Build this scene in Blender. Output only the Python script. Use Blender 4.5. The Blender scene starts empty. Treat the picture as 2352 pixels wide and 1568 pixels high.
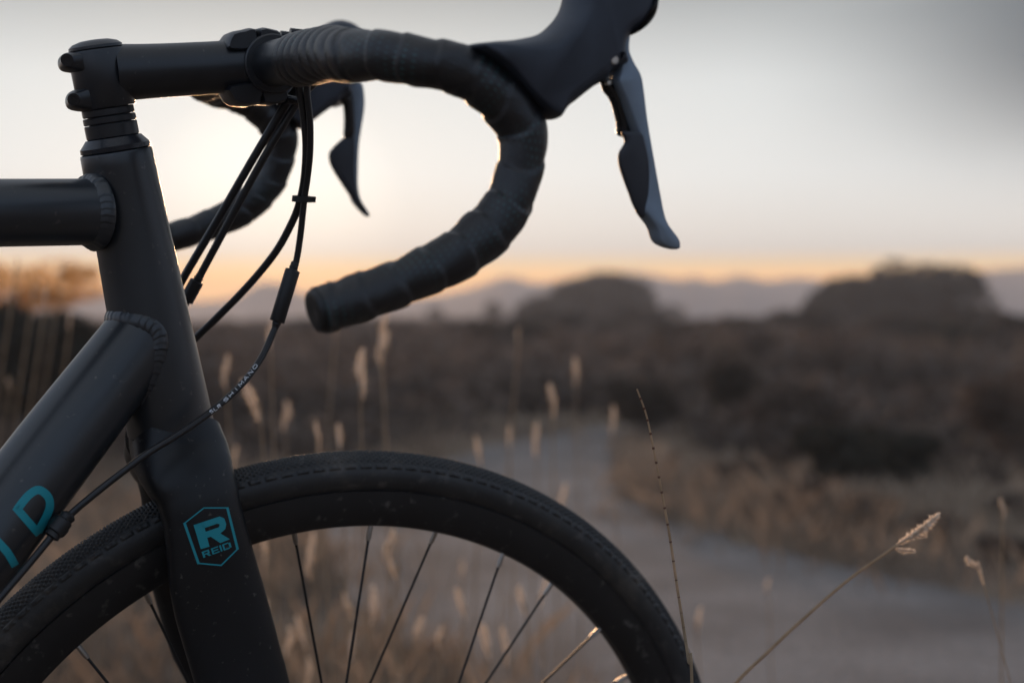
import bpy, math, random
import numpy as np
from mathutils import Vector
from mathutils.bvhtree import BVHTree
rng = np.random.default_rng(7)
random.seed(7)
SC = bpy.context.scene
COL = SC.collection

# ------------------------------------------------------------------ camera
CAM_H = 0.8064
PITCH = -0.016479
cd = bpy.data.cameras.new('camera'); cam = bpy.data.objects.new('camera', cd); COL.objects.link(cam)
cam.location = (0, 0, CAM_H)
cam.rotation_euler = (math.pi / 2 + PITCH, 0, 0)
cd.sensor_width = 36; cd.lens = 36 * 3267.9 / 2352
cd.clip_start = 0.02; cd.clip_end = 6000
cd.dof.use_dof = True; cd.dof.focus_distance = 0.965; cd.dof.aperture_fstop = 3.9
cd.dof.aperture_blades = 9
SC.camera = cam

# ------------------------------------------------------------------ sky, sun, exposure
SUN_AZ = math.atan2(-0.165, 1.0)          # direction of the set sun, seen from the camera
SUN_EL = math.radians(4.5)
sun_dir = Vector((math.sin(SUN_AZ) * math.cos(SUN_EL), math.cos(SUN_AZ) * math.cos(SUN_EL), math.sin(SUN_EL)))
wd = bpy.data.worlds.new('World'); SC.world = wd; wd.use_nodes = True
nt = wd.node_tree; nt.nodes.clear()
def N(t, nt_=None, **kw):
    n = (nt_ or nt).nodes.new(t)
    for k, v in kw.items(): setattr(n, k, v)
    return n
def LK(a, b, nt_=None): (nt_ or nt).links.new(a, b)
def ramp(stops, nt_=None, interp='EASE'):
    r = N('ShaderNodeValToRGB', nt_); e = r.color_ramp; e.interpolation = interp
    while len(e.elements) > 1: e.elements.remove(e.elements[-1])
    for i, (p, c) in enumerate(stops):
        el = e.elements[0] if i == 0 else e.elements.new(p)
        el.position = p; el.color = (*c, 1) if len(c) == 3 else c
    return r
def mathn(op, a, b=None, nt_=None, clamp=False):
    n = N('ShaderNodeMath', nt_, operation=op, use_clamp=clamp)
    for i, v in enumerate((a, b)):
        if v is None: continue
        if isinstance(v, (int, float)): n.inputs[i].default_value = v
        else: LK(v, n.inputs[i], nt_)
    return n.outputs[0]
tc = N('ShaderNodeTexCoord')
sky = N('ShaderNodeTexSky', sky_type='NISHITA', sun_disc=False)
sky.sun_elevation = SUN_EL; sky.sun_rotation = SUN_AZ
sky.air_density = 1.0; sky.dust_density = 1.6; sky.ozone_density = 1.5
sep = N('ShaderNodeSeparateXYZ'); LK(tc.outputs['Generated'], sep.inputs[0])
dotn = N('ShaderNodeVectorMath', operation='DOT_PRODUCT'); LK(tc.outputs['Generated'], dotn.inputs[0]); dotn.inputs[1].default_value = sun_dir
# thin high veil of cloud, lit from the sun's side and fading to dusk blue behind
elev = mathn('MULTIPLY', sep.outputs['Z'], 1.0, clamp=True)
veil = ramp([(0.0, (3.3, 1.55, 0.40)), (0.028, (2.9, 1.42, 0.38)), (0.036, (1.45, 1.02, 0.50)), (0.047, (0.88, 0.89, 0.86)), (0.10, (0.83, 0.88, 0.89)), (0.162, (0.69, 0.74, 0.755)),
             (0.225, (0.31, 0.35, 0.37)), (0.45, (0.33, 0.36, 0.40)), (1.0, (0.39, 0.41, 0.44))], interp='LINEAR')
LK(elev, veil.inputs[0])
back = ramp([(0.0, (0.46, 0.43, 0.46)), (0.12, (0.35, 0.44, 0.60)), (0.45, (0.34, 0.45, 0.64)), (1.0, (0.40, 0.42, 0.45))], interp='LINEAR')
LK(elev, back.inputs[0])
side = mathn('MULTIPLY', mathn('ADD', dotn.outputs['Value'], 0.15), 1.0, clamp=True)
sider = ramp([(0.0, (0, 0, 0)), (0.55, (0.22,) * 3), (0.97, (0.72,) * 3), (1.0, (1, 1, 1))]); LK(side, sider.inputs[0])
mixv = N('ShaderNodeMix', data_type='RGBA'); LK(sider.outputs[0], mixv.inputs[0]); LK(back.outputs[0], mixv.inputs[6]); LK(veil.outputs[0], mixv.inputs[7])
# white-hot glow above the place where the sun went down
glow = ramp([(0.0, (0, 0, 0)), (0.930, (0, 0, 0)), (0.975, (0.02, 0.022, 0.025)), (0.9945, (0.04, 0.045, 0.05)), (0.9988, (0.08, 0.08, 0.08)), (1.0, (0.3, 0.27, 0.22))], interp='LINEAR')
LK(dotn.outputs['Value'], glow.inputs[0])
addg = N('ShaderNodeMix', data_type='RGBA', blend_type='ADD'); addg.inputs[0].default_value = 1
LK(mixv.outputs[2], addg.inputs[6]); LK(glow.outputs[0], addg.inputs[7])
# soft grey cloud bands drawn out along the sky
def sstep(v, a, b):
    n = N('ShaderNodeMapRange', interpolation_type='SMOOTHSTEP'); LK(v, n.inputs[0]); n.inputs[1].default_value = a; n.inputs[2].default_value = b; return n.outputs[0]
ysafe = mathn('MAXIMUM', sep.outputs['Y'], 0.15)
cu = mathn('DIVIDE', sep.outputs['X'], ysafe); cv = mathn('DIVIDE', sep.outputs['Z'], ysafe)
cn = N('ShaderNodeTexNoise'); cn.inputs['Scale'].default_value = 5.0; cn.inputs['Detail'].default_value = 3; LK(tc.outputs['Generated'], cn.inputs['Vector'])
cvn = mathn('ADD', cv, mathn('MULTIPLY', mathn('SUBTRACT', cn.outputs[0], 0.5), 0.05))
top_ = mathn('SUBTRACT', cvn, mathn('ADD', mathn('MULTIPLY', cu, 0.085), 0.193))
ch = mathn('MULTIPLY', mathn('MULTIPLY', sstep(cu, 0.15, 0.42), sstep(cvn, 0.06, 0.19)), mathn('SUBTRACT', 1.0, mathn('MULTIPLY', sstep(top_, -0.006, 0.022), 0.75)))
cl = N('ShaderNodeMix', data_type='RGBA'); LK(ch, cl.inputs[0]); LK(addg.outputs[2], cl.inputs[6]); cl.inputs[7].default_value = (0.08, 0.115, 0.145, 1)
bg1 = N('ShaderNodeBackground'); LK(sky.outputs[0], bg1.inputs[0]); bg1.inputs[1].default_value = 0.006
bg2 = N('ShaderNodeBackground'); LK(cl.outputs[2], bg2.inputs[0]); bg2.inputs[1].default_value = 1.0
ad = N('ShaderNodeAddShader'); LK(bg1.outputs[0], ad.inputs[0]); LK(bg2.outputs[0], ad.inputs[1])
wo = N('ShaderNodeOutputWorld'); LK(ad.outputs[0], wo.inputs[0])

sl = bpy.data.lights.new('sun', 'SUN'); so = bpy.data.objects.new('sun', sl); COL.objects.link(so)
sl.energy = 4.0; sl.angle = math.radians(8); sl.color = (1.0, 0.58, 0.30)
so.rotation_euler = (-sun_dir).to_track_quat('-Z', 'Y').to_euler(); so.location = (0, 0, 30)

SC.view_settings.view_transform = 'Standard'; SC.view_settings.look = 'None'
SC.view_settings.exposure = 0.15; SC.view_settings.gamma = 1; SC.view_settings.use_curve_mapping = False
SC.cycles.use_denoising = True
SC.cycles.max_bounces = 6; SC.cycles.transparent_max_bounces = 6; SC.cycles.volume_bounces = 0
SC.cycles.caustics_reflective = False; SC.cycles.caustics_refractive = False

# ------------------------------------------------------------------ coordinates
# photo measures are in pixels of a 2352 x 1568 print; the bicycle's pose was solved from its wheel, head tube and levers
FPX = 3267.9
def ray(px, py):
    x = (px - 1176) / FPX; up = (784 - py) / FPX
    return np.array([x, math.cos(PITCH) - up * math.sin(PITCH), math.sin(PITCH) + up * math.cos(PITCH)])
CAMP = np.array([0, 0, CAM_H])
def at(px, py, depth): return CAMP + ray(px, py) * depth
def ground(px, py):
    r = ray(px, py); return CAMP + r * (-CAM_H / r[2])
O = np.array([-0.27334, 0.98226, 0.11741 + CAM_H])      # head tube top
TH, LEAN, STEER, HTA = 0.806373, 0.023512, -0.384995, math.radians(76.691)
AX = np.array([-math.cos(HTA), 0, math.sin(HTA)])       # steering axis, pointing up
_u = np.array([math.cos(TH), math.sin(TH), 0]); _v = np.array([-math.sin(TH), math.cos(TH), 0]); _z = np.array([0, 0, 1.0])
RF = np.stack([_u, math.cos(LEAN) * _v + math.sin(LEAN) * _z, math.cos(LEAN) * _z - math.sin(LEAN) * _v], 1)
def rot(p, a, t): return p * math.cos(t) + np.cross(a, p) * math.sin(t) + a * (p @ a) * (1 - math.cos(t))
RS = np.stack([RF @ rot(e, AX, STEER) for e in np.eye(3)], 1)
def LS(P): return np.asarray(P, float) @ RS.T + O        # steered front end -> world
def LF(P): return np.asarray(P, float) @ RF.T + O        # frame -> world
def _pl(px, py, y, R):
    r = ray(px, py); n = R[:, 1]; t = (y + n @ (O - CAMP)) / (n @ r)
    return R.T @ (CAMP + r * t - O)
def S(px, py, y=0.0): return _pl(px, py, y, RS)
def F(px, py, y=0.0): return _pl(px, py, y, RF)
def SW(px, py, y=0.0): return LS(S(px, py, y))
def FW(px, py, y=0.0): return LF(F(px, py, y))

# ------------------------------------------------------------------ mesh helpers
WL = {}
def empty(name, loc, label=None, cat=None, group=None):
    o = bpy.data.objects.new(name, None); COL.objects.link(o); o.empty_display_size = 0.05
    o.location = loc; WL[o.name] = np.array(loc, float); tag(o, label, cat, group); return o
def tag(o, label=None, cat=None, group=None, kind=None):
    if label: o['label'] = label
    if cat: o['category'] = cat
    if group: o['group'] = group
    if kind: o['kind'] = kind
    return o
def mk(name, V, Fc, mat, parent=None, smooth=True, sharp=40, origin=None, uv=None):
    V = np.asarray(V, float)
    c = (V.min(0) + V.max(0)) / 2 if origin is None else np.asarray(origin, float)
    me = bpy.data.meshes.new(name)
    if isinstance(Fc, np.ndarray):
        n, k = Fc.shape
        me.vertices.add(len(V)); me.vertices.foreach_set('co', (V - c).astype(np.float32).ravel())
        me.loops.add(n * k); me.loops.foreach_set('vertex_index', Fc.astype(np.int32).ravel())
        me.polygons.add(n); me.polygons.foreach_set('loop_start', np.arange(0, n * k, k, dtype=np.int32))
        me.update(calc_edges=True)
    else:
        me.from_pydata((V - c).tolist(), [], [tuple(f) for f in Fc]); me.update()
    if uv is not None:
        ul = me.uv_layers.new(name='UVMap')
        li = np.zeros(len(me.loops), np.int32); me.loops.foreach_get('vertex_index', li)
        ul.data.foreach_set('uv', np.asarray(uv, np.float32)[li].ravel())
    if smooth:
        me.shade_smooth()
        if sharp: me.set_sharp_from_angle(angle=math.radians(sharp))
    me.materials.append(mat)
    o = bpy.data.objects.new(name, me); COL.objects.link(o)
    pl = np.zeros(3)
    if parent is not None:
        o.parent = parent; pl = WL[parent.name]
    o.location = c - pl; WL[o.name] = c
    return o
class MB:
    def __init__(s): s.V = []; s.F = []; s.n = 0
    def add(s, V, Fc):
        V = np.asarray(V, float); s.V.append(V); s.F += [tuple(int(i) + s.n for i in f) for f in Fc]; s.n += len(V); return s
    def build(s, name, mat, parent=None, **k): return mk(name, np.concatenate(s.V), s.F, mat, parent, **k)
def nrm(v): v = np.asarray(v, float); return v / (np.linalg.norm(v) + 1e-12)
def spline(P, n):
    P = np.asarray(P, float); Q = np.vstack([2 * P[0] - P[1], P, 2 * P[-1] - P[-2]]); out = []
    m = len(P) - 1; per = max(1, n // m)
    for i in range(m):
        a, b, c, d_ = Q[i:i + 4]
        for t in np.arange(per) / per:
            out.append(0.5 * (2 * b + (c - a) * t + (2 * a - 5 * b + 4 * c - d_) * t * t + (3 * b - a - 3 * c + d_) * t ** 3))
    out.append(P[-1]); return np.array(out)
def cspline(P, per):
    P = np.asarray(P, float); n = len(P); out = []
    for i in range(n):
        a, b, c, d_ = P[i - 1], P[i], P[(i + 1) % n], P[(i + 2) % n]
        for t in np.arange(per) / per:
            out.append(0.5 * (2 * b + (c - a) * t + (2 * a - 5 * b + 4 * c - d_) * t * t + (3 * b - a - 3 * c + d_) * t ** 3))
    return np.array(out)
def frames(P, ref=None):
    P = np.asarray(P, float); T = np.gradient(P, axis=0); T /= np.linalg.norm(T, axis=1)[:, None]
    if ref is None: ref = np.array([0, 0, 1.0]) if abs(T[0, 2]) < 0.9 else np.array([1.0, 0, 0])
    A = nrm(ref - T[0] * (ref @ T[0])); out = [A]
    for i in range(1, len(P)):
        A = nrm(A - T[i] * (A @ T[i])); out.append(A)
    A = np.array(out); B = np.cross(T, A); return T, A, B
def tube(P, r, seg=16, caps=True, ref=None, rfun=None, pw=2.0):
    """r: scalar, N, or (N,2) radii along A and B"""
    P = np.asarray(P, float); n = len(P); T, A, B = frames(P, ref)
    r = np.asarray(r, float)
    if r.ndim == 0: r = np.full((n, 2), float(r))
    elif r.ndim == 1: r = np.stack([r, r], 1)
    an = np.arange(seg) / seg * 2 * math.pi; ca, sa = np.cos(an), np.sin(an)
    if pw != 2.0:
        ca = np.sign(ca) * np.abs(ca) ** (2 / pw); sa = np.sign(sa) * np.abs(sa) ** (2 / pw)
    k = np.ones((n, seg)) if rfun is None else rfun(n, an)
    V = P[:, None] + A[:, None] * (r[:, 0, None] * ca * k)[..., None] + B[:, None] * (r[:, 1, None] * sa * k)[..., None]
    V = V.reshape(-1, 3); Fc = []
    for i in range(n - 1):
        for j in range(seg):
            a = i * seg + j; b = i * seg + (j + 1) % seg; Fc.append((a, b, b + seg, a + seg))
    if caps: Fc.append(tuple(range(seg))[::-1]); Fc.append(tuple((n - 1) * seg + j for j in range(seg)))
    return V, Fc
def lathe(prof, axis_o, axis_d, seg=32, caps=True):
    """prof: list of (t, r) along axis"""
    d_ = nrm(axis_d); h = nrm(np.cross(d_, [0.3, 1, 0.1])); k = np.cross(d_, h)
    an = np.arange(seg) / seg * 2 * math.pi; V = []; Fc = []
    for t, r in prof:
        V.append(axis_o + d_ * t + (h[None] * np.cos(an)[:, None] + k[None] * np.sin(an)[:, None]) * r)
    n = len(prof)
    for i in range(n - 1):
        for j in range(seg):
            a = i * seg + j; b = i * seg + (j + 1) % seg; Fc.append((a, b, b + seg, a + seg))
    if caps: Fc.append(tuple(range(seg))[::-1]); Fc.append(tuple((n - 1) * seg + j for j in range(seg)))
    return np.concatenate(V), Fc
def puff(out2, half, ins, per=5, K=5, yfun=None, insv=None):
    """out2: closed outline (x,z) in the steered plane; rounded body of thickness 2*half about y = yfun(x,z)"""
    C = cspline(out2, per) if per > 1 else np.asarray(out2, float)
    if sum(C[i - 1, 0] * C[i, 1] - C[i, 0] * C[i - 1, 1] for i in range(len(C))) < 0:
        C = C[::-1]
        if insv is not None: insv = np.asarray(insv, float); insv = np.roll(insv[::-1], 1) if False else insv[::-1]
    m = len(C); t = np.roll(C, -1, 0) - np.roll(C, 1, 0); t /= np.linalg.norm(t, axis=1)[:, None] + 1e-9
    nin = np.stack([-t[:, 1], t[:, 0]], 1)
    for _ in range(3): nin = (nin + np.roll(nin, 1, 0) + np.roll(nin, -1, 0)); nin /= np.linalg.norm(nin, axis=1)[:, None] + 1e-9
    if insv is not None:
        ins = np.interp(np.arange(m) / per, np.arange(len(out2) + 1), np.r_[insv, insv[:1]])[:, None]
    rings = []
    ks = list(range(-K, K + 1))
    for k in ks:
        ph = k / K * math.pi / 2
        c = C + nin * ins * (1 - math.cos(ph)); y = half * math.sin(ph)
        rings.append(np.stack([c[:, 0], np.full(m, y), c[:, 1]], 1))
    V = np.concatenate(rings)
    if yfun is not None: V[:, 1] += yfun(V[:, 0], V[:, 2])
    Fc = []
    for i in range(len(ks) - 1):
        for j in range(m):
            a = i * m + j; b = i * m + (j + 1) % m; Fc.append((a, b, b + m, a + m))
    Fc.append(tuple(range(m))[::-1]); Fc.append(tuple((len(ks) - 1) * m + j for j in range(m)))
    return V, Fc
def flipy(V): V = np.array(V); V[:, 1] *= -1; return V
def flipf(Fc): return [tuple(f)[::-1] for f in Fc]

# ------------------------------------------------------------------ materials
def mat(name, base, rough=0.5, metal=0.0, spec=0.5, noise=0.0, nscale=40, bump=0.0, bscale=200, coat=0.0, sub=None, col2=None, dist=0.001, rvar=0.0, sheen=0.0):
    m = bpy.data.materials.new(name); m.use_nodes = True; t = m.node_tree; b = t.nodes['Principled BSDF']
    b.inputs['Base Color'].default_value = (*base, 1); b.inputs['Roughness'].default_value = rough
    b.inputs['Metallic'].default_value = metal; b.inputs['Specular IOR Level'].default_value = spec
    b.inputs['Coat Weight'].default_value = coat; b.inputs['Sheen Weight'].default_value = sheen
    c = N('ShaderNodeTexCoord', t)
    if noise or col2:
        n = N('ShaderNodeTexNoise', t); n.inputs['Scale'].default_value = nscale; n.inputs['Detail'].default_value = 5
        LK(c.outputs['Object'], n.inputs['Vector'], t)
        c2 = col2 or tuple(x * (1 - noise) for x in base); c1 = base if col2 else tuple(min(1, x * (1 + noise)) for x in base)
        r = ramp([(0.35, c2), (0.65, c1)], t, 'LINEAR'); LK(n.outputs[0], r.inputs[0], t); LK(r.outputs[0], b.inputs['Base Color'], t)
        if rvar:
            rr = N('ShaderNodeMapRange', t); LK(n.outputs[0], rr.inputs[0], t); rr.inputs[1].default_value = .3; rr.inputs[2].default_value = .7
            rr.inputs[3].default_value = rough - rvar; rr.inputs[4].default_value = rough + rvar; LK(rr.outputs[0], b.inputs['Roughness'], t)
    if bump:
        n = N('ShaderNodeTexNoise', t); n.inputs['Scale'].default_value = bscale; n.inputs['Detail'].default_value = 4
        LK(c.outputs['Object'], n.inputs['Vector'], t)
        bm = N('ShaderNodeBump', t); bm.inputs['Strength'].default_value = bump; bm.inputs['Distance'].default_value = dist
        LK(n.outputs[0], bm.inputs['Height'], t); LK(bm.outputs[0], b.inputs['Normal'], t)
    return m
def leafmat(name, c1, c2, nscale=3.0, trans=0.35, rough=0.7):
    m = bpy.data.materials.new(name); m.use_nodes = True; t = m.node_tree; b = t.nodes['Principled BSDF']
    c = N('ShaderNodeTexCoord', t); n = N('ShaderNodeTexNoise', t); n.inputs['Scale'].default_value = nscale; n.inputs['Detail'].default_value = 4
    LK(c.outputs['Object'], n.inputs['Vector'], t)
    r = ramp([(0.35, c1), (0.65, c2)], t, 'LINEAR'); LK(n.outputs[0], r.inputs[0], t)
    LK(r.outputs[0], b.inputs['Base Color'], t); b.inputs['Roughness'].default_value = rough; b.inputs['Specular IOR Level'].default_value = 0.2
    tr = N('ShaderNodeBsdfTranslucent', t); LK(r.outputs[0], tr.inputs[0], t)
    mx = N('ShaderNodeMixShader', t); mx.inputs[0].default_value = trans
    LK(b.outputs[0], mx.inputs[1], t); LK(tr.outputs[0], mx.inputs[2], t); LK(mx.outputs[0], t.nodes['Material Output'].inputs[0], t)
    return m
def dusty(m, dust=(0.11, 0.10, 0.09), scale=170, lo=.66, hi=.76, amt=.8):
    t = m.node_tree; b = t.nodes['Principled BSDF']; c = N('ShaderNodeTexCoord', t)
    n = N('ShaderNodeTexNoise', t); n.inputs['Scale'].default_value = scale; n.inputs['Detail'].default_value = 3; LK(c.outputs['Object'], n.inputs['Vector'], t)
    r = ramp([(lo, (0, 0, 0)), (hi, (amt,) * 3)], t, 'LINEAR'); LK(n.outputs[0], r.inputs[0], t)
    mx = N('ShaderNodeMix', t, data_type='RGBA'); LK(r.outputs[0], mx.inputs[0], t); mx.inputs[7].default_value = (*dust, 1)
    src = b.inputs['Base Color'].links[0].from_socket; LK(src, mx.inputs[6], t); LK(mx.outputs[2], b.inputs['Base Color'], t); return m
M = {}
M['frame'] = mat('frame paint', (0.018, 0.022, 0.027), 0.33, spec=0.75, noise=0.25, nscale=9, bump=0.05, bscale=900, coat=0.0, rvar=0.07)
M['fork'] = mat('fork paint', (0.005, 0.006, 0.008), 0.40, spec=0.42, noise=0.25, nscale=9, rvar=0.07)
M['anod'] = mat('black anodised', (0.012, 0.014, 0.018), 0.34, spec=0.65, noise=0.12, nscale=60, bump=0.03, bscale=900)
M['anodshine'] = mat('headset black', (0.014, 0.016, 0.022), 0.25)
M['hood'] = mat('hood rubber', (0.036, 0.044, 0.060), 0.47, bump=0.12, bscale=1500, noise=0.1, nscale=60)
M['blade'] = mat('lever grey', (0.22, 0.27, 0.33), 0.45, metal=0.25, noise=0.05, nscale=80)
M['paddle'] = mat('paddle plastic', (0.028, 0.031, 0.040), 0.42)
M['gloss'] = mat('gloss black', (0.012, 0.012, 0.014), 0.16)
M['steel'] = mat('steel', (0.70, 0.68, 0.64), 0.28, metal=1.0, noise=0.1, nscale=200)
M['spoke'] = mat('spoke black', (0.008, 0.008, 0.009), 0.5)
M['nipple'] = mat('nipple', (0.40, 0.37, 0.34), 0.38, metal=1.0)
M['rim'] = mat('rim black', (0.010, 0.010, 0.011), 0.42, noise=0.2, nscale=30)
M['cable'] = mat('cable housing', (0.014, 0.014, 0.016), 0.30)
M['plastic'] = mat('black plastic', (0.012, 0.012, 0.013), 0.45)
M['teal'] = mat('teal print', (0.010, 0.30, 0.36), 0.5)
M['white'] = mat('white print', (0.75, 0.77, 0.80), 0.5)
def tyremat():
    m = mat('tyre rubber', (0.020, 0.022, 0.024), 0.50, spec=0.6, bump=0.15, bscale=400)
    t = m.node_tree; b = t.nodes['Principled BSDF']; c = N('ShaderNodeTexCoord', t)
    n = N('ShaderNodeTexNoise', t); n.inputs['Scale'].default_value = 14; n.inputs['Detail'].default_value = 7; n.inputs['Roughness'].default_value = 0.65
    LK(c.outputs['Object'], n.inputs['Vector'], t)
    r = ramp([(0.40, (0.014, 0.015, 0.017)), (0.54, (0.024, 0.024, 0.024)), (0.66, (0.075, 0.064, 0.053))], t, 'LINEAR')
    LK(n.outputs[0], r.inputs[0], t); LK(r.outputs[0], b.inputs['Base Color'], t); return m
M['tyre'] = tyremat()
def tapemat():
    m = mat('bar tape', (0.010, 0.010, 0.012), 0.38, spec=0.65, bump=0.4, bscale=700)
    t = m.node_tree; b = t.nodes['Principled BSDF']
    uvn = N('ShaderNodeUVMap', t); mp_ = N('ShaderNodeMapping', t); mp_.inputs['Scale'].default_value = (230, 26, 1); mp_.inputs['Rotation'].default_value = (0, 0, 0)
    LK(uvn.outputs[0], mp_.inputs[0], t)
    sx = N('ShaderNodeSeparateXYZ', t); LK(mp_.outputs[0], sx.inputs[0], t)
    row = mathn('FLOOR', sx.outputs[0], None, t)
    u = mathn('SUBTRACT', mathn('FRACT', sx.outputs[0], None, t), 0.5, t)
    v = mathn('SUBTRACT', mathn('FRACT', mathn('ADD', sx.outputs[1], mathn('MULTIPLY', row, 0.5, t), t), None, t), 0.5, t)
    dd = mathn('SQRT', mathn('ADD', mathn('MULTIPLY', u, u, t), mathn('MULTIPLY', v, v, t), t), None, t)
    dot = mathn('LESS_THAN', dd, 0.20, t)
    n = N('ShaderNodeTexNoise', t); n.inputs['Scale'].default_value = 30; c = N('ShaderNodeTexCoord', t); LK(c.outputs['Object'], n.inputs['Vector'], t)
    msk = ramp([(0.50, (0, 0, 0)), (0.66, (1, 1, 1))], t, 'LINEAR'); LK(n.outputs[0], msk.inputs[0], t)
    fac = mathn('MULTIPLY', dot, msk.outputs[0], t)
    mx = N('ShaderNodeMix', t, data_type='RGBA'); LK(fac, mx.inputs[0], t); mx.inputs[6].default_value = (0.010, 0.010, 0.012, 1); mx.inputs[7].default_value = (0.022, 0.075, 0.075, 1)
    LK(mx.outputs[2], b.inputs['Base Color'], t); return m
M['tape'] = tapemat()
dusty(M['frame']); dusty(M['fork'], scale=200); dusty(M['anod'], scale=240, lo=.68); dusty(M['rim'], scale=120, lo=.62); dusty(M['tyre'], scale=90, lo=.58, hi=.74, amt=.6)
M['stem_grass'] = leafmat('dry stem', (0.42, 0.31, 0.20), (0.56, 0.43, 0.29), 60, 0.4)
M['seed'] = leafmat('seed fluff', (0.93, 0.82, 0.70), (0.97, 0.89, 0.80), 60, 0.8)
M['joint'] = mat('stem joint', (0.14, 0.06, 0.035), 0.6)

# ------------------------------------------------------------------ the ground
def groundmat():
    m = bpy.data.materials.new('dry ground'); m.use_nodes = True; t = m.node_tree; b = t.nodes['Principled BSDF']; b.inputs['Roughness'].default_value = 0.95
    b.inputs['Specular IOR Level'].default_value = 0.1
    c = N('ShaderNodeTexCoord', t); n1 = N('ShaderNodeTexNoise', t); n1.inputs['Scale'].default_value = 0.55; n1.inputs['Detail'].default_value = 6
    LK(c.outputs['Object'], n1.inputs['Vector'], t)
    r1 = ramp([(0.36, (0.12, 0.088, 0.068)), (0.50, (0.225, 0.172, 0.128)), (0.64, (0.34, 0.265, 0.19))], t, 'LINEAR'); LK(n1.outputs[0], r1.inputs[0], t)
    n2 = N('ShaderNodeTexNoise', t); n2.inputs['Scale'].default_value = 14; n2.inputs['Detail'].default_value = 8; LK(c.outputs['Object'], n2.inputs['Vector'], t)
    r2 = ramp([(0.3, (0.55,) * 3), (0.7, (1.25,) * 3)], t, 'LINEAR'); LK(n2.outputs[0], r2.inputs[0], t)
    mx = N('ShaderNodeMix', t, data_type='RGBA', blend_type='MULTIPLY'); mx.inputs[0].default_value = 1; LK(r1.outputs[0], mx.inputs[6], t); LK(r2.outputs[0], mx.inputs[7], t)
    LK(mx.outputs[2], b.inputs['Base Color'], t)
    bm = N('ShaderNodeBump', t); bm.inputs['Strength'].default_value = 0.6; bm.inputs['Distance'].default_value = 0.03; LK(n2.outputs[0], bm.inputs['Height'], t); LK(bm.outputs[0], b.inputs['Normal'], t)
    return m
def gz(x, y):
    """gentle rise of the land: flat by the path, climbing a little far off"""
    x = np.asarray(x, float); y = np.asarray(y, float); d_ = np.hypot(x, y)
    k = np.clip((d_ - 14) / 60, 0, 1); k = k * k * (3 - 2 * k)
    return 0.15 * k * (np.sin(x * 0.11 + 1.0) * np.cos(y * 0.07) * 0.6 + 0.1)
xs = np.concatenate([-np.geomspace(3000, 6, 40), np.linspace(-5, 5, 41), np.geomspace(6, 3000, 40)])
ys = xs.copy()
gx, gy = np.meshgrid(xs, ys, indexing='ij'); n_ = len(xs)
gv = np.stack([gx, gy, gz(gx, gy)], -1).reshape(-1, 3)
ii = (np.arange(n_ - 1)[:, None] * n_ + np.arange(n_ - 1)[None]).ravel()
tag(mk('ground', gv, np.stack([ii, ii + n_, ii + n_ + 1, ii + 1], 1), groundmat(), sharp=0, origin=(0, 0, 0)), kind='structure')

def pathmat():
    m = bpy.data.materials.new('gravel path'); m.use_nodes = True; t = m.node_tree; b = t.nodes['Principled BSDF']; b.inputs['Roughness'].default_value = 0.9
    b.inputs['Specular IOR Level'].default_value = 0.25
    c = N('ShaderNodeTexCoord', t); n1 = N('ShaderNodeTexNoise', t); n1.inputs['Scale'].default_value = 1.6; n1.inputs['Detail'].default_value = 7; LK(c.outputs['Object'], n1.inputs['Vector'], t)
    r1 = ramp([(0.38, (0.175, 0.156, 0.145)), (0.62, (0.30, 0.272, 0.255))], t, 'LINEAR'); LK(n1.outputs[0], r1.inputs[0], t)
    v = N('ShaderNodeTexVoronoi', t); v.inputs['Scale'].default_value = 60; LK(c.outputs['Object'], v.inputs['Vector'], t)
    r2 = ramp([(0.0, (1.2,) * 3), (0.6, (0.75,) * 3)], t, 'LINEAR'); LK(v.outputs[0], r2.inputs[0], t)
    mx = N('ShaderNodeMix', t, data_type='RGBA', blend_type='MULTIPLY'); mx.inputs[0].default_value = 1; LK(r1.outputs[0], mx.inputs[6], t); LK(r2.outputs[0], mx.inputs[7], t)
    LK(mx.outputs[2], b.inputs['Base Color'], t)
    bm = N('ShaderNodeBump', t); bm.inputs['Strength'].default_value = 0.5; bm.inputs['Distance'].default_value = 0.01; LK(v.outputs[0], bm.inputs['Height'], t); LK(bm.outputs[0], b.inputs['Normal'], t)
    return m
pl = spline([(6.5, 0.2), (4.0, 1.2), (2.0, 2.1), (0.80, 3.45), (0.08, 4.9), (-0.12, 6.4), (0.06, 7.8), (0.32, 9.0), (0.75, 10.4)], 90)
wl = np.interp(np.arange(len(pl)), np.array([0, 2, 3, 4, 5, 6, 7, 8]) * (len(pl) - 1) / 8, [1.1, 1.05, 0.95, 0.74, 0.62, 0.52, 0.36, 0.10])
tt = np.gradient(pl, axis=0); tt /= np.linalg.norm(tt, axis=1)[:, None]; nn = np.stack([-tt[:, 1], tt[:, 0]], 1)
jit = lambda: np.convolve(rng.normal(0, 0.13, len(pl)) * np.linspace(1, .5, len(pl)), [.25, .5, .25], 'same')
La = pl + nn * (wl + jit())[:, None]; Rb = pl - nn * (wl + jit())[:, None]
PATH_C, PATH_W = pl, wl
cols = 6; pv = []
for k in range(cols + 1):
    q_ = La + (Rb - La) * k / cols; pv.append(np.stack([q_[:, 0], q_[:, 1], gz(q_[:, 0], q_[:, 1]) + 0.006], 1))
pv = np.stack(pv, 1); npth = len(pl)
ii = (np.arange(npth - 1)[:, None] * (cols + 1) + np.arange(cols)[None]).ravel()
tag(mk('path', pv.reshape(-1, 3), np.stack([ii, ii + 1, ii + cols + 2, ii + cols + 1], 1), pathmat(), sharp=0), kind='structure')
def on_path(x, y, m=0.0):
    d_ = np.hypot(PATH_C[:, 0, None] - x, PATH_C[:, 1, None] - y); i = d_.argmin(0)
    return d_[i, np.arange(len(np.atleast_1d(x)))] < PATH_W[i] + m

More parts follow.
